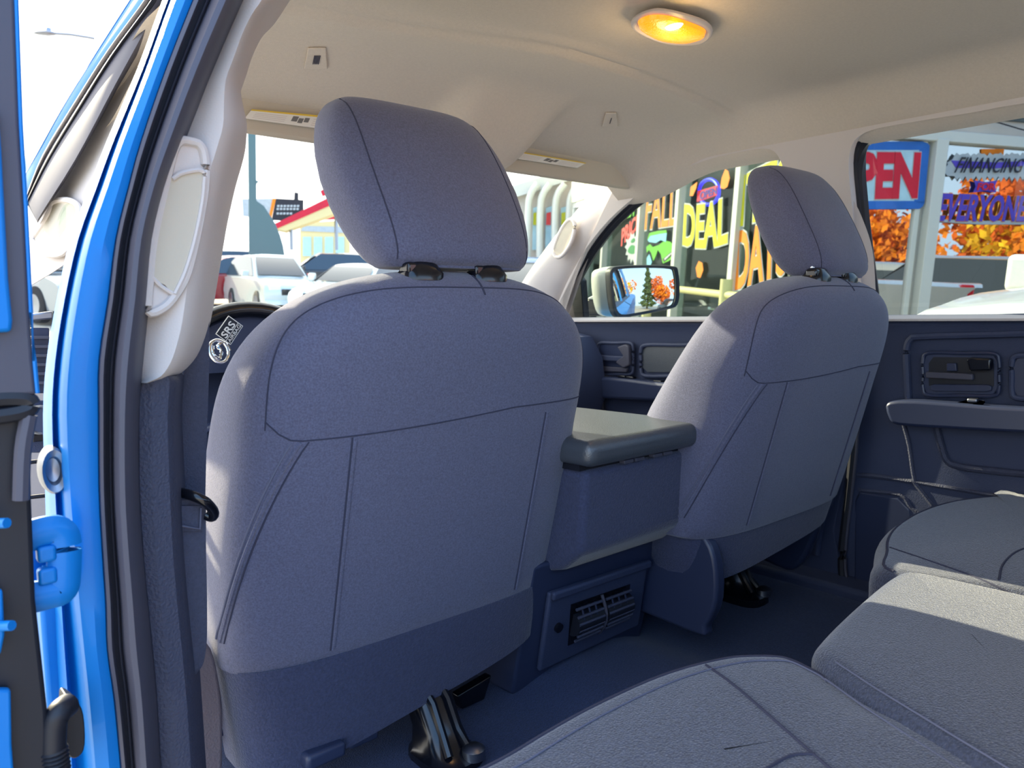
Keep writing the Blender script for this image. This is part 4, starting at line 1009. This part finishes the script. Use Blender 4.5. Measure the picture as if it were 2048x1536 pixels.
# short front
g = sign('open_banner', 'blue bordered OPEN sign with red letters on the shop window', [FB(1790, 350)])
out = [(1640, 284), (1845, 283), (1856, 286), (1860, 294), (1847, 410), (1842, 417), (1640, 420)]
inn = [(1650, 300), (1838, 299), (1828, 404), (1650, 404)]
pB(g, 'pale_field', [(1650, 299), (1838, 299), (1828, 403), (1650, 403)], 'p_lb', 0)
for band in (((1632, 283), (1845, 283), (1857, 288), (1856, 300), (1632, 300)), ((1632, 402), (1848, 402), (1846, 412), (1838, 418), (1632, 419)), ((1839, 299), (1859, 290), (1848, 408), (1828, 404)), ((1632, 300), (1650, 300), (1650, 404), (1632, 404))):
    pB(g, 'border_band', band, 'p_bl', .003)
tB(g, 'OPEN', ((1652, 402), (1833, 398), (1841, 304), (1654, 302)), 'p_rd', .05, 'p_wh', .02, 0, .004)
g = sign('painted_sign', 'white jagged painted FINANCING banner with purple stroke', [FB(1980, 330)])
jag = [(1886, 342), (1896, 328), (1893, 326), (1905, 318)]
top_ = []; bot_ = []
for k in range(16):
    u = 1908+k*11; top_ += [(u, 312-2*(k % 3)), (u+5, 306+2*(k % 2)-.1*k)]
    bot_ += [(u, 352+2*(k % 2)), (u+5, 360+2*(k % 3))]
pB(g, 'white_burst', jag+top_+bot_[::-1]+[(1895, 352)], 'p_wh')
pB(g, 'purple_stroke', [(1902, 321), (1990, 325), (2050, 322), (2046, 332), (1990, 337), (1912, 336)], 'p_pu', .005)
tB(g, 'FINANCING', ((1906, 346), (2040, 346), (2048, 318), (1918, 314)), 'p_bk', .0, None, 0, .2, .009)
g = sign('painted_sign', 'small purple painted flag with the red word FOR', [FB(1970, 373)])
pB(g, 'purple_flag', [(1948, 361), (1970, 364), (1994, 361), (1989, 372), (1992, 385), (1970, 382), (1946, 385), (1951, 373)], 'p_pu')
tB(g, 'FOR', ((1952, 381), (1988, 381), (1988, 366), (1954, 366)), 'p_rd', .03, None, 0, .1, .004)
g = sign('painted_sign', 'big purple painted word EVERYONE with orange edges', [FB(1960, 415)])
pB(g, 'white_stroke', [(1872, 438), (1960, 442), (2070, 440), (2070, 449), (1960, 449), (1880, 444)], 'p_wh')
tB(g, 'EVERYONE!', ((1869, 443), (2056, 444), (2064, 392), (1880, 386)), 'p_pu', .03, 'p_or', .012, .12, .005)
g = sign('window_poster', 'orange poster above the painted FINANCING banner', [FB(1985, 300)])
pB(g, 'poster_sheet', [(1962, 298), (2008, 298), (2006, 311), (1962, 310)], 'p_or', -.02)
# rail in front of the long front
rl = thing('guard_rail', 'pale yellow painted guard rail in front of the shop window', 'rail', onA(cols[0], 0, .7))
M['rail'] = mat('cream_rail_paint', (200, 196, 140), .6)
ra_, rb_ = FA(1352, 578, .55), FA(1490, 594, .55)
tube('rail_bar', [ra_+(ra_-rb_)*.6, rb_+(rb_-ra_)*.6], .035, M['rail'], rl, 12)
for k in (-.55, .76, 1.55):
    p_ = ra_+(rb_-ra_)*k; h_ = zf0(p_)
    tube('rail_post', [p_-EU*h_, p_+EU*(.14)], .055, M['rail'], rl, 12)
for i_, (s_, d_) in enumerate(((cols[0]*.5, -1.4), (cols[0]+.9, -1.2), (cols[1]+.9, -1.5))):
    lt_ = thing('pendant_lamp', ('lit lamp hanging in the shop behind the word DAYS', 'lit lamp hanging in the shop behind the word DEAL', 'lit lamp hanging in the shop behind the word FALL')[i_], 'lamp', onA(s_, HA-.1, d_), 'shop lamps')
    lp_ = onA(s_, HA-.12, d_)
    tube('cord', [lp_+EU*.06, lp_+EU*.34], .008, M['p_bk'], lt_, 6)
    obj('bulb', *surf([[lp_+EU*(.07*math.cos(t_))+(EA*math.cos(a)+NA*math.sin(a))*(.07*math.sin(t_)) for a in [2*math.pi*k/14 for k in range(14)]] for t_ in (.05, .5, 1, 1.57, 2.1, 2.6, 3.1)]), mat('lamp_glow', (255, 240, 205), .4, emit=4), lt_)
    pl_ = bpy.data.lights.new('shop_light', 'POINT'); pl_.energy = 14; pl_.color = (1, .93, .8); pl_.shadow_soft_size = .1
    po_ = bpy.data.objects.new('shop_light', pl_); S.collection.objects.link(po_); po_.location = lp_-EU*.2
# motorcycle inside the shop
mo = thing('motorcycle', 'dark motorcycle with chrome handlebar parked inside the shop window', 'motorcycle', onA(sA(1405, 560), .1, -.6))
m0 = onA(sA(1392, 560), .12, -.55); 
def mp(a, h, o=0): return m0+EA*a+EU*h+NA*o
for a in (.35, -.95):
    tube('tyre', [mp(a+.27*math.cos(t), .30+.27*math.sin(t)) for t in [2*math.pi*k/32 for k in range(32)]], .05, M['black'], mo, 10, True)
    tube('wheel_rim', [mp(a+.19*math.cos(t), .30+.19*math.sin(t)) for t in [2*math.pi*k/24 for k in range(24)]], .015, M['chrome'], mo, 8, True)
tube('fork', [mp(.35, .30, .05), mp(.12, .95, .05)], .025, M['chrome'], mo, 8)
tube('handlebar', smooth_path([mp(-.05, 1.05, .38), mp(.08, 1.02, .2), mp(.10, .98, 0), mp(.08, 1.02, -.2), mp(-.05, 1.05, -.38)], 4), .018, M['chrome'], mo, 8)
rows = [superell(0, 0, 0, .01, .01, .01, 2, 4)]
obj('fuel_tank', *surf([[mp(.05-.55*t, .80+.10*math.sin(a)*s, .13*math.cos(a)*s) for a in [2*math.pi*k/18 for k in range(18)]] for t, s in ((0, .2), (.1, .8), (.4, 1.1), (.8, .9), (1, .3))]), M['black'], mo)
obj('saddle', *surf([[mp(-.5-.55*t, .72+.07*math.sin(a)*s, .14*math.cos(a)*s) for a in [2*math.pi*k/18 for k in range(18)]] for t, s in ((0, .4), (.2, 1), (.7, 1), (1, .4))]), M['leather'], mo)
obj('engine', *surf([[mp(-.1-.5*t, .42+.18*math.sin(a)*s, .16*math.cos(a)*s) for a in [2*math.pi*k/14 for k in range(14)]] for t, s in ((0, .5), (.15, 1), (.8, 1), (1, .5))]), M['steel'], mo)
tube('exhaust', [mp(-.2, .28, .16), mp(-1.15, .32, .18)], .04, M['chrome'], mo, 10)
tube('headlamp', [mp(.22, .92), mp(.34, .92)], .08, M['chrome'], mo, 14)

# ---------------------------------------------------------------- cars
M['cglass'] = mat('car_glass', (40, 52, 62), .08, spec=.8)
M['tail'] = mat('tail_light', (215, 20, 40), .25, coat=.6, emit=.25)
M['headl'] = mat('head_light', (235, 240, 240), .15, coat=.6)
M['tyre'] = mat('tyre_rubber', (28, 28, 30), .85)
CARP = {}
for k, c in dict(white=(240, 240, 234), silver=(200, 208, 205), gold=(150, 128, 104), red=(160, 34, 40), dark=(50, 54, 60), grey=(150, 156, 160), blue=(70, 110, 160)).items():
    CARP[k] = M['white_paint'] if k == 'white' else mat('car_paint_'+k, c, .25, metal=.2 if k != 'red' else 0, coat=.8)
def car(pos, hd, col, label, kind='suv', sc=1.0, group='parked cars', mirrors=True, mz=.10):
    """pos: ground point of its middle; hd: unit nose direction"""
    t = thing('car', label, 'car', pos, group)
    sd_ = hd.cross(EU).normalized()
    P_ = lambda x, y, z: pos + hd*(x*sc) + sd_*(y*sc) + EU*(z*sc)
    if kind == 'suv':
        body = [(-2.3, .45), (-2.33, .95), (-2.25, 1.08), (.75, 1.08), (1.5, 1.04), (2.1, .94), (2.3, .78), (2.34, .45), (2.2, .28), (-2.15, .28)]
        cab = [(-2.22, 1.06), (-2.0, 1.55), (-1.6, 1.72), (-.2, 1.75), (.15, 1.70), (1.0, 1.06)]
    elif kind == 'pickup':
        body = [(-2.0, .5), (-2.02, 1.12), (-1.9, 1.18), (.95, 1.18), (1.9, 1.16), (2.4, 1.10), (2.62, 1.0), (2.66, .5), (2.5, .35), (-1.9, .35)]
        cab = [(-1.0, 1.16), (-.8, 1.72), (-.55, 1.86), (.35, 1.86), (.6, 1.80), (1.25, 1.16)]
    else:
        body = [(-2.2, .45), (-2.24, .86), (-2.1, .96), (-1.5, .98), (.9, .92), (1.6, .86), (2.1, .74), (2.24, .6), (2.24, .4), (2.1, .25), (-2.1, .25)]
        cab = [(-1.75, .95), (-1.1, 1.36), (-.6, 1.44), (.1, 1.44), (.35, 1.38), (1.15, .92)]
    W_ = .92 if kind != 'pickup' else 1.0
    def slab(name, pr, wf, m, par, n=9):
        rows_ = []
        for k in range(n):
            y = -1+2*k/(n-1); e = (1-abs(y)**4)**.5*.06
            rows_.append([P_(x*(1-.0*abs(y))*(1-.03*abs(y)**3), wf(z)*y, z-(.05*abs(y)**4 if z > .9 else 0)) for x, z in pr])
        return obj(name, *surf(rows_), m, par)
    bm_ = lambda z: W_
    slab('body', smooth_path([V((x, z, 0)) for x, z in body], 3, True) and [(p.x, p.y) for p in smooth_path([V((x, z, 0)) for x, z in body], 3, True)], lambda z: W_*(1-.10*max(0, (z-.7)/.5)-.08*max(0, (.5-z)/.3)), CARP[col], t)
    zt_ = max(z for x, z in cab); zb_ = cab[0][1]
    cw = lambda z: W_*.93-.22*max(0, (z-zb_)/(zt_-zb_))*W_
    slab('roof', [(p.x, p.y) for p in smooth_path([V((x, z, 0)) for x, z in cab], 3)], cw, CARP[col], t)
    # windows: side, screen, tailgate
    ci = [(x*.97+.0, zb_+.03+(z-zb_)*.88) for x, z in cab]
    for sg in (-1, 1):
        q_ = [P_(x-.02, sg*(cw(z)+.006-.012*(z > zb_+.3)), z) for x, z in ci]
        prism('side_window', q_, sd_*(sg*.012*sc), M['cglass'], t)
    a, b = cab[-1], cab[-2]; n_ = 3
    def screen(nm, a, b, off):
        q_ = [P_(a[0]*(1-f)+b[0]*f+off[0], y*cw(a[1]*(1-f)+b[1]*f)*.86, a[1]*(1-f)+b[1]*f+off[1]) for f, y in ((.10, -1), (.10, 1), (.92, 1), (.92, -1))]
        prism(nm, q_, hd*(.012*sc), M['cglass'], t)
    screen('windscreen', cab[-1], cab[-2], (.02, .02)); screen('rear_window', cab[0], cab[1], (-.035, .01))
    fx = max(x for x, z in body); rx = min(x for x, z in body); hz = body[3][1]
    for sg in (-1, 1):
        box('headlight', P_(fx-.12, sg*W_*.68, hz*.73), (.16*sc, .34*sc, .16*sc), M['headl'], t, .03, (hd, sd_, EU))
        box('tail_light', P_(rx+.06, sg*W_*.76, hz*.84), (.12*sc, .26*sc, (.18 if kind != 'pickup' else .34)*sc), M['tail'], t, .02, (hd, sd_, EU))
        if mirrors:
            box('wing_mirror', P_(cab[-1][0]-.30, sg*(W_+.10), zb_+mz), (.12*sc, .20*sc, .17*sc), CARP[col], t, .03, (hd, sd_, EU))
        for wx_ in (fx-.95, rx+.95):
            wh = obj('wheel', *surf([[P_(wx_+r*math.cos(a_), sg*yy, .34+r*math.sin(a_)) for a_ in [2*math.pi*k/24 for k in range(24)]] for yy, r in ((W_*.78, .30), (W_*.80, .34), (W_*.98, .34), (W_*1.0, .30), (W_*1.0, .20), (W_*.97, .05))]), M['tyre'], t)
            obj('wheel_disc', *surf([[P_(wx_+r*math.cos(a_), sg*yy, .34+r*math.sin(a_)) for a_ in [2*math.pi*k/16 for k in range(16)]] for yy, r in ((W_*.96, .21), (W_*1.005, .20), (W_*.99, .06))]), M['steel'], wh)
    box('grille', P_(fx-.02, 0, hz*.62), (.05*sc, .9*sc, .18*sc), M['black'], t, .02, (hd, sd_, EU))
    box('bumper', P_(rx+.02, 0, .52), (.10*sc, 1.6*sc, .18*sc), M['black'], t, .03, (hd, sd_, EU))
    box('number_plate', P_(rx-.035, 0, .80), (.01, .32*sc, .14*sc), M['white'], t, 0, (hd, sd_, EU))
    return t
def gpt(u, dist, h=0):                    # ground point below image column u at this distance
    d = hdir(u, 560); return G0 + d*dist + EU*h
# white car between the truck and the shop, only its bonnet and mirror show
vw = hdir(1838, 575); pw = vw.cross(EU).normalized()
hn = (-vw*.92 - pw*.40).normalized(); pr_ = hn.cross(EU).normalized()
corner = G0 + vw*3.0
wcp = corner - hn*(2.55*1.12) - pr_*(1.0*1.12*.90) + EU*.27
pad_ = box('pavement', wcp-EU*.135, (5.6, 2.2, .27), mat('pad_concrete', (176, 172, 164), .9, var=.08, vscale=4), None, .03, (hn, pr_, EU), 'structure'); pad_['label'] = 'raised concrete pad under the white pickup'
car(wcp, hn, 'white', 'white pickup bonnet and wing mirror just outside the far rear window', 'pickup', 1.12, None, True, .03)
# cars ahead, through the windscreen
car(gpt(545, 24, 0), (-hdir(545, 560)+RT*.35).normalized(), 'silver', 'silver car ahead seen behind the steering wheel', 'suv', .95)
car(gpt(722, 23, 0), (-hdir(690, 560)-RT*.5).normalized(), 'white', 'white car partly hidden by the driver headrest', 'sedan', 1.05)
car(gpt(455, 27, 0), (-hdir(455, 560)*.5-RT*.8).normalized(), 'red', 'dark red car beside the grey sign post', 'sedan', 1.1)
car(gpt(430, 46, 0), (-hdir(470, 560)*.4-RT*.9).normalized(), 'dark', 'dark parked car behind the red one', 'suv', 1.1)
car(gpt(640, 36, 0), (-hdir(640, 560)*.3-RT*.95).normalized(), 'dark', 'dark parked car at the street under the red canopy', 'suv', 1.1)
car(gpt(1062, 14, 0), (-hdir(1062, 560)*.8-RT*.4).normalized(), 'blue', 'bluish car in front of the shop beyond the windscreen pillar', 'suv', 1.0)
car(gpt(95, 20, 0), (-hdir(95, 560)*.7+RT*.6).normalized(), 'grey', 'grey car seen low beside the blue door pillar', 'sedan', 1.1)
# cars mirrored in the shop glass, behind the truck
def mirB(u, v, dist):                      # a place at this distance along the mirrored line of sight
    d = D(u, v).normalized(); p0 = FB(u, v); r_ = d-NB*(2*d.dot(NB)); q_ = p0+r_*dist; return q_-EU*((q_-G0).dot(EU)), r_
p_, r_ = mirB(1896, 560, 9.0); rh = (r_-EU*r_.dot(EU)).normalized(); rs_ = rh.cross(EU).normalized()
car(p_, (rh*-.35*-1+rs_*.6).normalized(), 'gold', 'tan SUV with red tail lights behind the truck', 'suv', 1.22)
p_, r_ = mirB(1770, 560, 25); car(p_, (rh+rs_*.4).normalized(), 'dark', 'black car parked behind the truck', 'suv', 1.2)
p_, r_ = mirB(1752, 560, 13); car(p_, (rh+rs_*.1).normalized(), 'grey', 'grey pickup parked behind the truck', 'pickup', 1.12)
p_, r_ = mirB(2000, 560, 19); car(p_, (rs_+rh*.3).normalized(), 'white', 'white car parked under the orange trees', 'sedan', 1.1)

# ---------------------------------------------------------------- pylon, billboard, canopy, street lamp
M['pylon'] = mat('pylon_paint', (84, 110, 112), .5, metal=.1)
DP = 31.0
def WP(u, v, dist, base=None):            # a point at a given horizontal distance along the view
    d = D(u, v); h_ = d-EU*d.dot(EU); return CAM + d*(dist/h_.length)
py_ = thing('sign_pylon', 'tall grey-green sign post with a flared fin base', 'sign post', WP(503, 560, DP)-EU*1.5)
dv = hdir(520, 540)
prism('post', [WP(*q, DP) for q in ((501, 610), (513, 610), (513, 400), (511, 150), (494, 150), (497, 400))], dv*.45, M['pylon'], py_, .02)
prism('fin', [WP(*q, DP) for q in ((498, 610), (586, 610), (566, 490), (560, 470), (551, 448), (540, 430), (528, 412), (514, 402), (511, 395), (497, 395))], dv*.16, M['pylon'], py_, .02)
prism('post_bracket', [WP(*q, DP-.02) for q in ((511, 360), (518, 363), (514, 366), (511, 372))], dv*.1, M['pylon'], py_)
bbd = thing('billboard', 'white and dark billboard with an orange stripe behind the grey post', 'billboard', WP(545, 430, 34)-EU*5)
BQ = lambda u, v, o_=0: WP(u, v, 48-o_)
dv2 = hdir(545, 540)
prism('white_panel', [BQ(*q) for q in ((484, 398), (546, 397), (538, 437), (486, 432))], dv2*.3, M['p_wh'], bbd)
prism('orange_stripe', [BQ(*q, .02) for q in ((545, 397), (552, 397), (543, 437), (537, 436))], dv2*.3, M['p_or'], bbd)
prism('dark_panel', [BQ(*q) for q in ((552, 397), (607, 400), (607, 443), (543, 440))], dv2*.3, M['dark_board'] if 'dark_board' in M else M['p_bk'], bbd)
for r0_, n_, u0_ in ((412, 7, 554), (418, 7, 553), (427, 5, 553)):
    for k in range(n_):
        prism('letter', [BQ(*q, .05) for q in ((u0_+6.6*k, r0_+2), (u0_+4.6+6.6*k, r0_+2), (u0_+5+6.6*k, r0_-2), (u0_+.4+6.6*k, r0_-2))], -dv2*.03, M['p_wh'], bbd)
prism('lamp_box', [BQ(*q) for q in ((588, 399), (597, 401), (597, 386), (589, 384))], dv2*.3, M['p_bk'], bbd)
tube('billboard_leg', [BQ(540, 436)+dv2*.5, BQ(540, 540)+dv2*.5], .2, M['dark'] if 'dark' in M else M['steel'], bbd, 10)
cn = thing('canopy', 'sloping red edged fuel canopy ahead of the truck', 'canopy', WP(620, 430, 27)-EU*3)
CQ = lambda u, v, o_=0: WP(u, v, 42-o_)
dv3 = hdir(620, 540)
prism('red_edge', [CQ(*q, .1) for q in ((546, 449), (552, 458), (676, 404), (676, 386))], dv3*.3, M['p_rd'], cn)
M['cream'] = mat('cream_fascia', (226, 206, 150), .8)
prism('cream_fascia', [CQ(*q, .05) for q in ((552, 458), (570, 462), (690, 420), (690, 398))], dv3*3, M['cream'], cn)
prism('red_block', [CQ(*q, .12) for q in ((641, 382), (655, 373), (660, 388), (645, 392))], dv3*.3, M['p_rd'], cn)
tube('canopy_post', [CQ(582, 456, -1), CQ(583, 500, -1)], .10, M['steel'], cn, 10)
tube('canopy_post', [CQ(672, 420, -1), CQ(673, 500, -1)], .10, M['steel'], cn, 10)
fs_ = thing('fuel_shop', 'pale low building with a red stripe under the canopy', 'building', WP(660, 450, 40)-EU*3)
FQ = lambda u, v, o_=0: WP(u, v, 60-o_)
prism('wall', [FQ(*q) for q in ((600, 530), (700, 530), (700, 440), (600, 446))], dv3*3, M['cream'], fs_)
prism('red_stripe', [FQ(*q, .1) for q in ((632, 440), (690, 438), (690, 432), (634, 434))], dv3*.3, M['p_rd'], fs_)
prism('pale_band', [FQ(*q, .08) for q in ((602, 462), (690, 466), (690, 454), (606, 452))], dv3*.3, M['p_wh'], fs_)
for k in range(4):
    prism('shop_window', [FQ(606+22*k, 512, .1), FQ(622+22*k, 512, .1), FQ(622+22*k, 474, .1), FQ(606+22*k, 474, .1)], dv3*.1, M['p_lb'], fs_)
# small building and tyre rack far ahead
# white columned building beyond the windscreen corner
ab = thing('arcade_building', 'white arcaded shop front seen through the windscreen corner', 'building', WP(1100, 450, 16)-EU*1.5)
AQ = lambda u, v, o_=0: WP(u, v, 16-o_)
dv4 = hdir(1100, 540)
prism('wall', [AQ(*q) for q in ((1000, 590), (1190, 590), (1190, 330), (1000, 400))], dv4*.4, M['siding'], ab)
prism('roof_band', [AQ(*q, .15) for q in ((1000, 404), (1190, 345), (1190, 318), (1000, 380))], dv4*.5, M['frame_w'], ab)
for u in (1058, 1082, 1112, 1140):
    tube('column', smooth_path([AQ(u-3, 580, .3), AQ(u-2, 430, .3), AQ(u+3, 390, .3), AQ(u+18, 368, .3)], 4), .07, M['frame_w'], ab, 10)
for u0_, c_ in ((1064, 'p_ye'), (1090, 'p_re'), (1120, 'p_ye')):
    prism('shop_window', [AQ(u0_, 500, .1), AQ(u0_+13, 500, .1), AQ(u0_+14, 412, .1), AQ(u0_+2, 416, .1)], dv4*.05, M['p_lb'], ab)
    prism('window_poster', [AQ(u0_+2, 450, .14), AQ(u0_+11, 450, .14), AQ(u0_+12, 424, .14), AQ(u0_+3, 426, .14)], dv4*.02, M[c_], ab)
sl_ = thing('street_lamp', 'thin street lamp arm against the white sky', 'street lamp', WP(180, 560, 24)-EU*1.5)
LQ = lambda u, v: WP(u, v, 24)
tube('lamp_arm', [LQ(108, 67), LQ(140, 69), LQ(178, 75), LQ(230, 86)], .035, M['steel'], sl_, 8)
obj('lamp_head', *surf([[LQ(u, v)+EU*(.06*s*math.sin(a))+dv*(.16*s*math.cos(a)) for a in [2*math.pi*k/12 for k in range(12)]] for u, v, s in ((68, 66, .3), (76, 66, .7), (95, 66.5, 1), (108, 67, .7), (112, 67, .2))]), M['steel'], sl_)
box('photo_sensor', LQ(97, 62), (.12, .12, .16), M['steel'], sl_, .03)
tube('lamp_pole', [LQ(230, 86), LQ(232, 600)], .09, M['steel'], sl_, 10)

# ---------------------------------------------------------------- autumn trees and a conifer behind the truck (mirrored in glass)
M['bark'] = mat('bark', (88, 72, 58), .95, bump=.6, bscale=30)
LEAF = {}
for k, c in dict(orange=(236, 130, 20), gold=(240, 178, 30), rust=(206, 96, 24), conifer=(74, 92, 56), green=(150, 160, 50)).items():
    LEAF[k] = mat('leaf_'+k, c, .8, var=.35, vscale=1.5)
def tree(pos, h, r, cols_, label, n=1500, conic=False, group='trees beyond the lot'):
    t = thing('tree', label, 'tree', pos, group)
    tube('trunk', [pos, pos+EU*(h*.35), pos+EU*(h*.7)], [.22, .16, .06], M['bark'], t, 8)
    if not conic:
        for k in range(5):
            a = k*1.3; tube('branch', [pos+EU*(h*(.3+.06*k)), pos+EU*(h*(.5+.06*k))+V((math.cos(a), math.sin(a), 0))*r*.6], [.09, .03], M['bark'], t, 6)
    rnd = random.Random(int(h*977+r*131)); sets = {c: ([], []) for c in cols_}
    blobs = [(V((rnd.gauss(0, .42)*r, rnd.gauss(0, .42)*r, 0))+EU*(h*(.62+rnd.uniform(-.26, .28))), r*rnd.uniform(.3, .5), rnd.choice(cols_)) for _ in range(22)]
    for i in range(n):
        if conic:
            f = rnd.random()**.6; z = h*(1-f*.93); a = rnd.uniform(0, 6.28); rr2 = r*f*(.55+.45*rnd.random())*(.75+.25*math.sin(z*5))
            c_ = pos+EU*z+V((math.cos(a), math.sin(a), -.15))*rr2; cc = cols_[0]
        else:
            b0, br, cc = rnd.choice(blobs); d_ = V((rnd.gauss(0, 1), rnd.gauss(0, 1), rnd.gauss(0, 1))).normalized()
            c_ = pos+b0+d_*br*rnd.uniform(.75, 1.05)
        a_ = V((rnd.gauss(0, 1), rnd.gauss(0, 1), rnd.gauss(0, 1))).normalized(); b_ = a_.orthogonal().normalized(); s_ = rnd.uniform(.14, .30)
        vs_, fs2 = sets[cc]; k = len(vs_)
        vs_ += [c_-a_*s_, c_-b_*s_*.6, c_+a_*s_, c_+b_*s_*.6]; fs2.append((k, k+1, k+2, k+3))
    for c, (vs_, fs2) in sets.items():
        if fs2:
            me = bpy.data.meshes.new('foliage'); me.from_pydata([tuple(p) for p in vs_], [], fs2); o = link('foliage', me, LEAF[c], t, False)
rh0 = (V((0, -1, 0))-EU*V((0, -1, 0)).dot(EU)).normalized(); rs0 = rh0.cross(EU).normalized()
if rs0.x < 0: rs0 = -rs0
TR = G0 + rs0*2.0
tl_ = [(-4, 31, 6.0, 3.0, ('orange', 'gold')), (6.2, 33, 6.5, 3.0, ('orange', 'rust')), (11, 27, 6.4, 3.0, ('orange', 'rust', 'gold')), (16.5, 25, 6.6, 3.0, ('orange', 'rust')), (22.5, 25, 6.8, 3.2, ('gold', 'green', 'orange')), (29, 26, 7.0, 3.2, ('rust', 'orange')), (-11, 30, 6.0, 3.0, ('gold', 'orange'))]
names = ['round orange autumn tree behind the truck', 'rusty orange autumn tree behind the truck bed', 'mixed orange and gold autumn tree beyond the lot', 'deep orange autumn tree beyond the parked cars', 'golden green autumn tree beyond the parked cars', 'tall rust coloured autumn tree at the lot edge', 'golden autumn tree on the driver side of the lot']
for (a, b, h_, r_, cs), nm in zip(tl_, names): tree(TR+rs0*a+rh0*b, h_, r_, cs, nm, 2600)
tree(TR+rs0*3.0+rh0*34, 10.5, 2.6, ('conifer',), 'tall dark conifer standing before the orange trees', 2600, True)
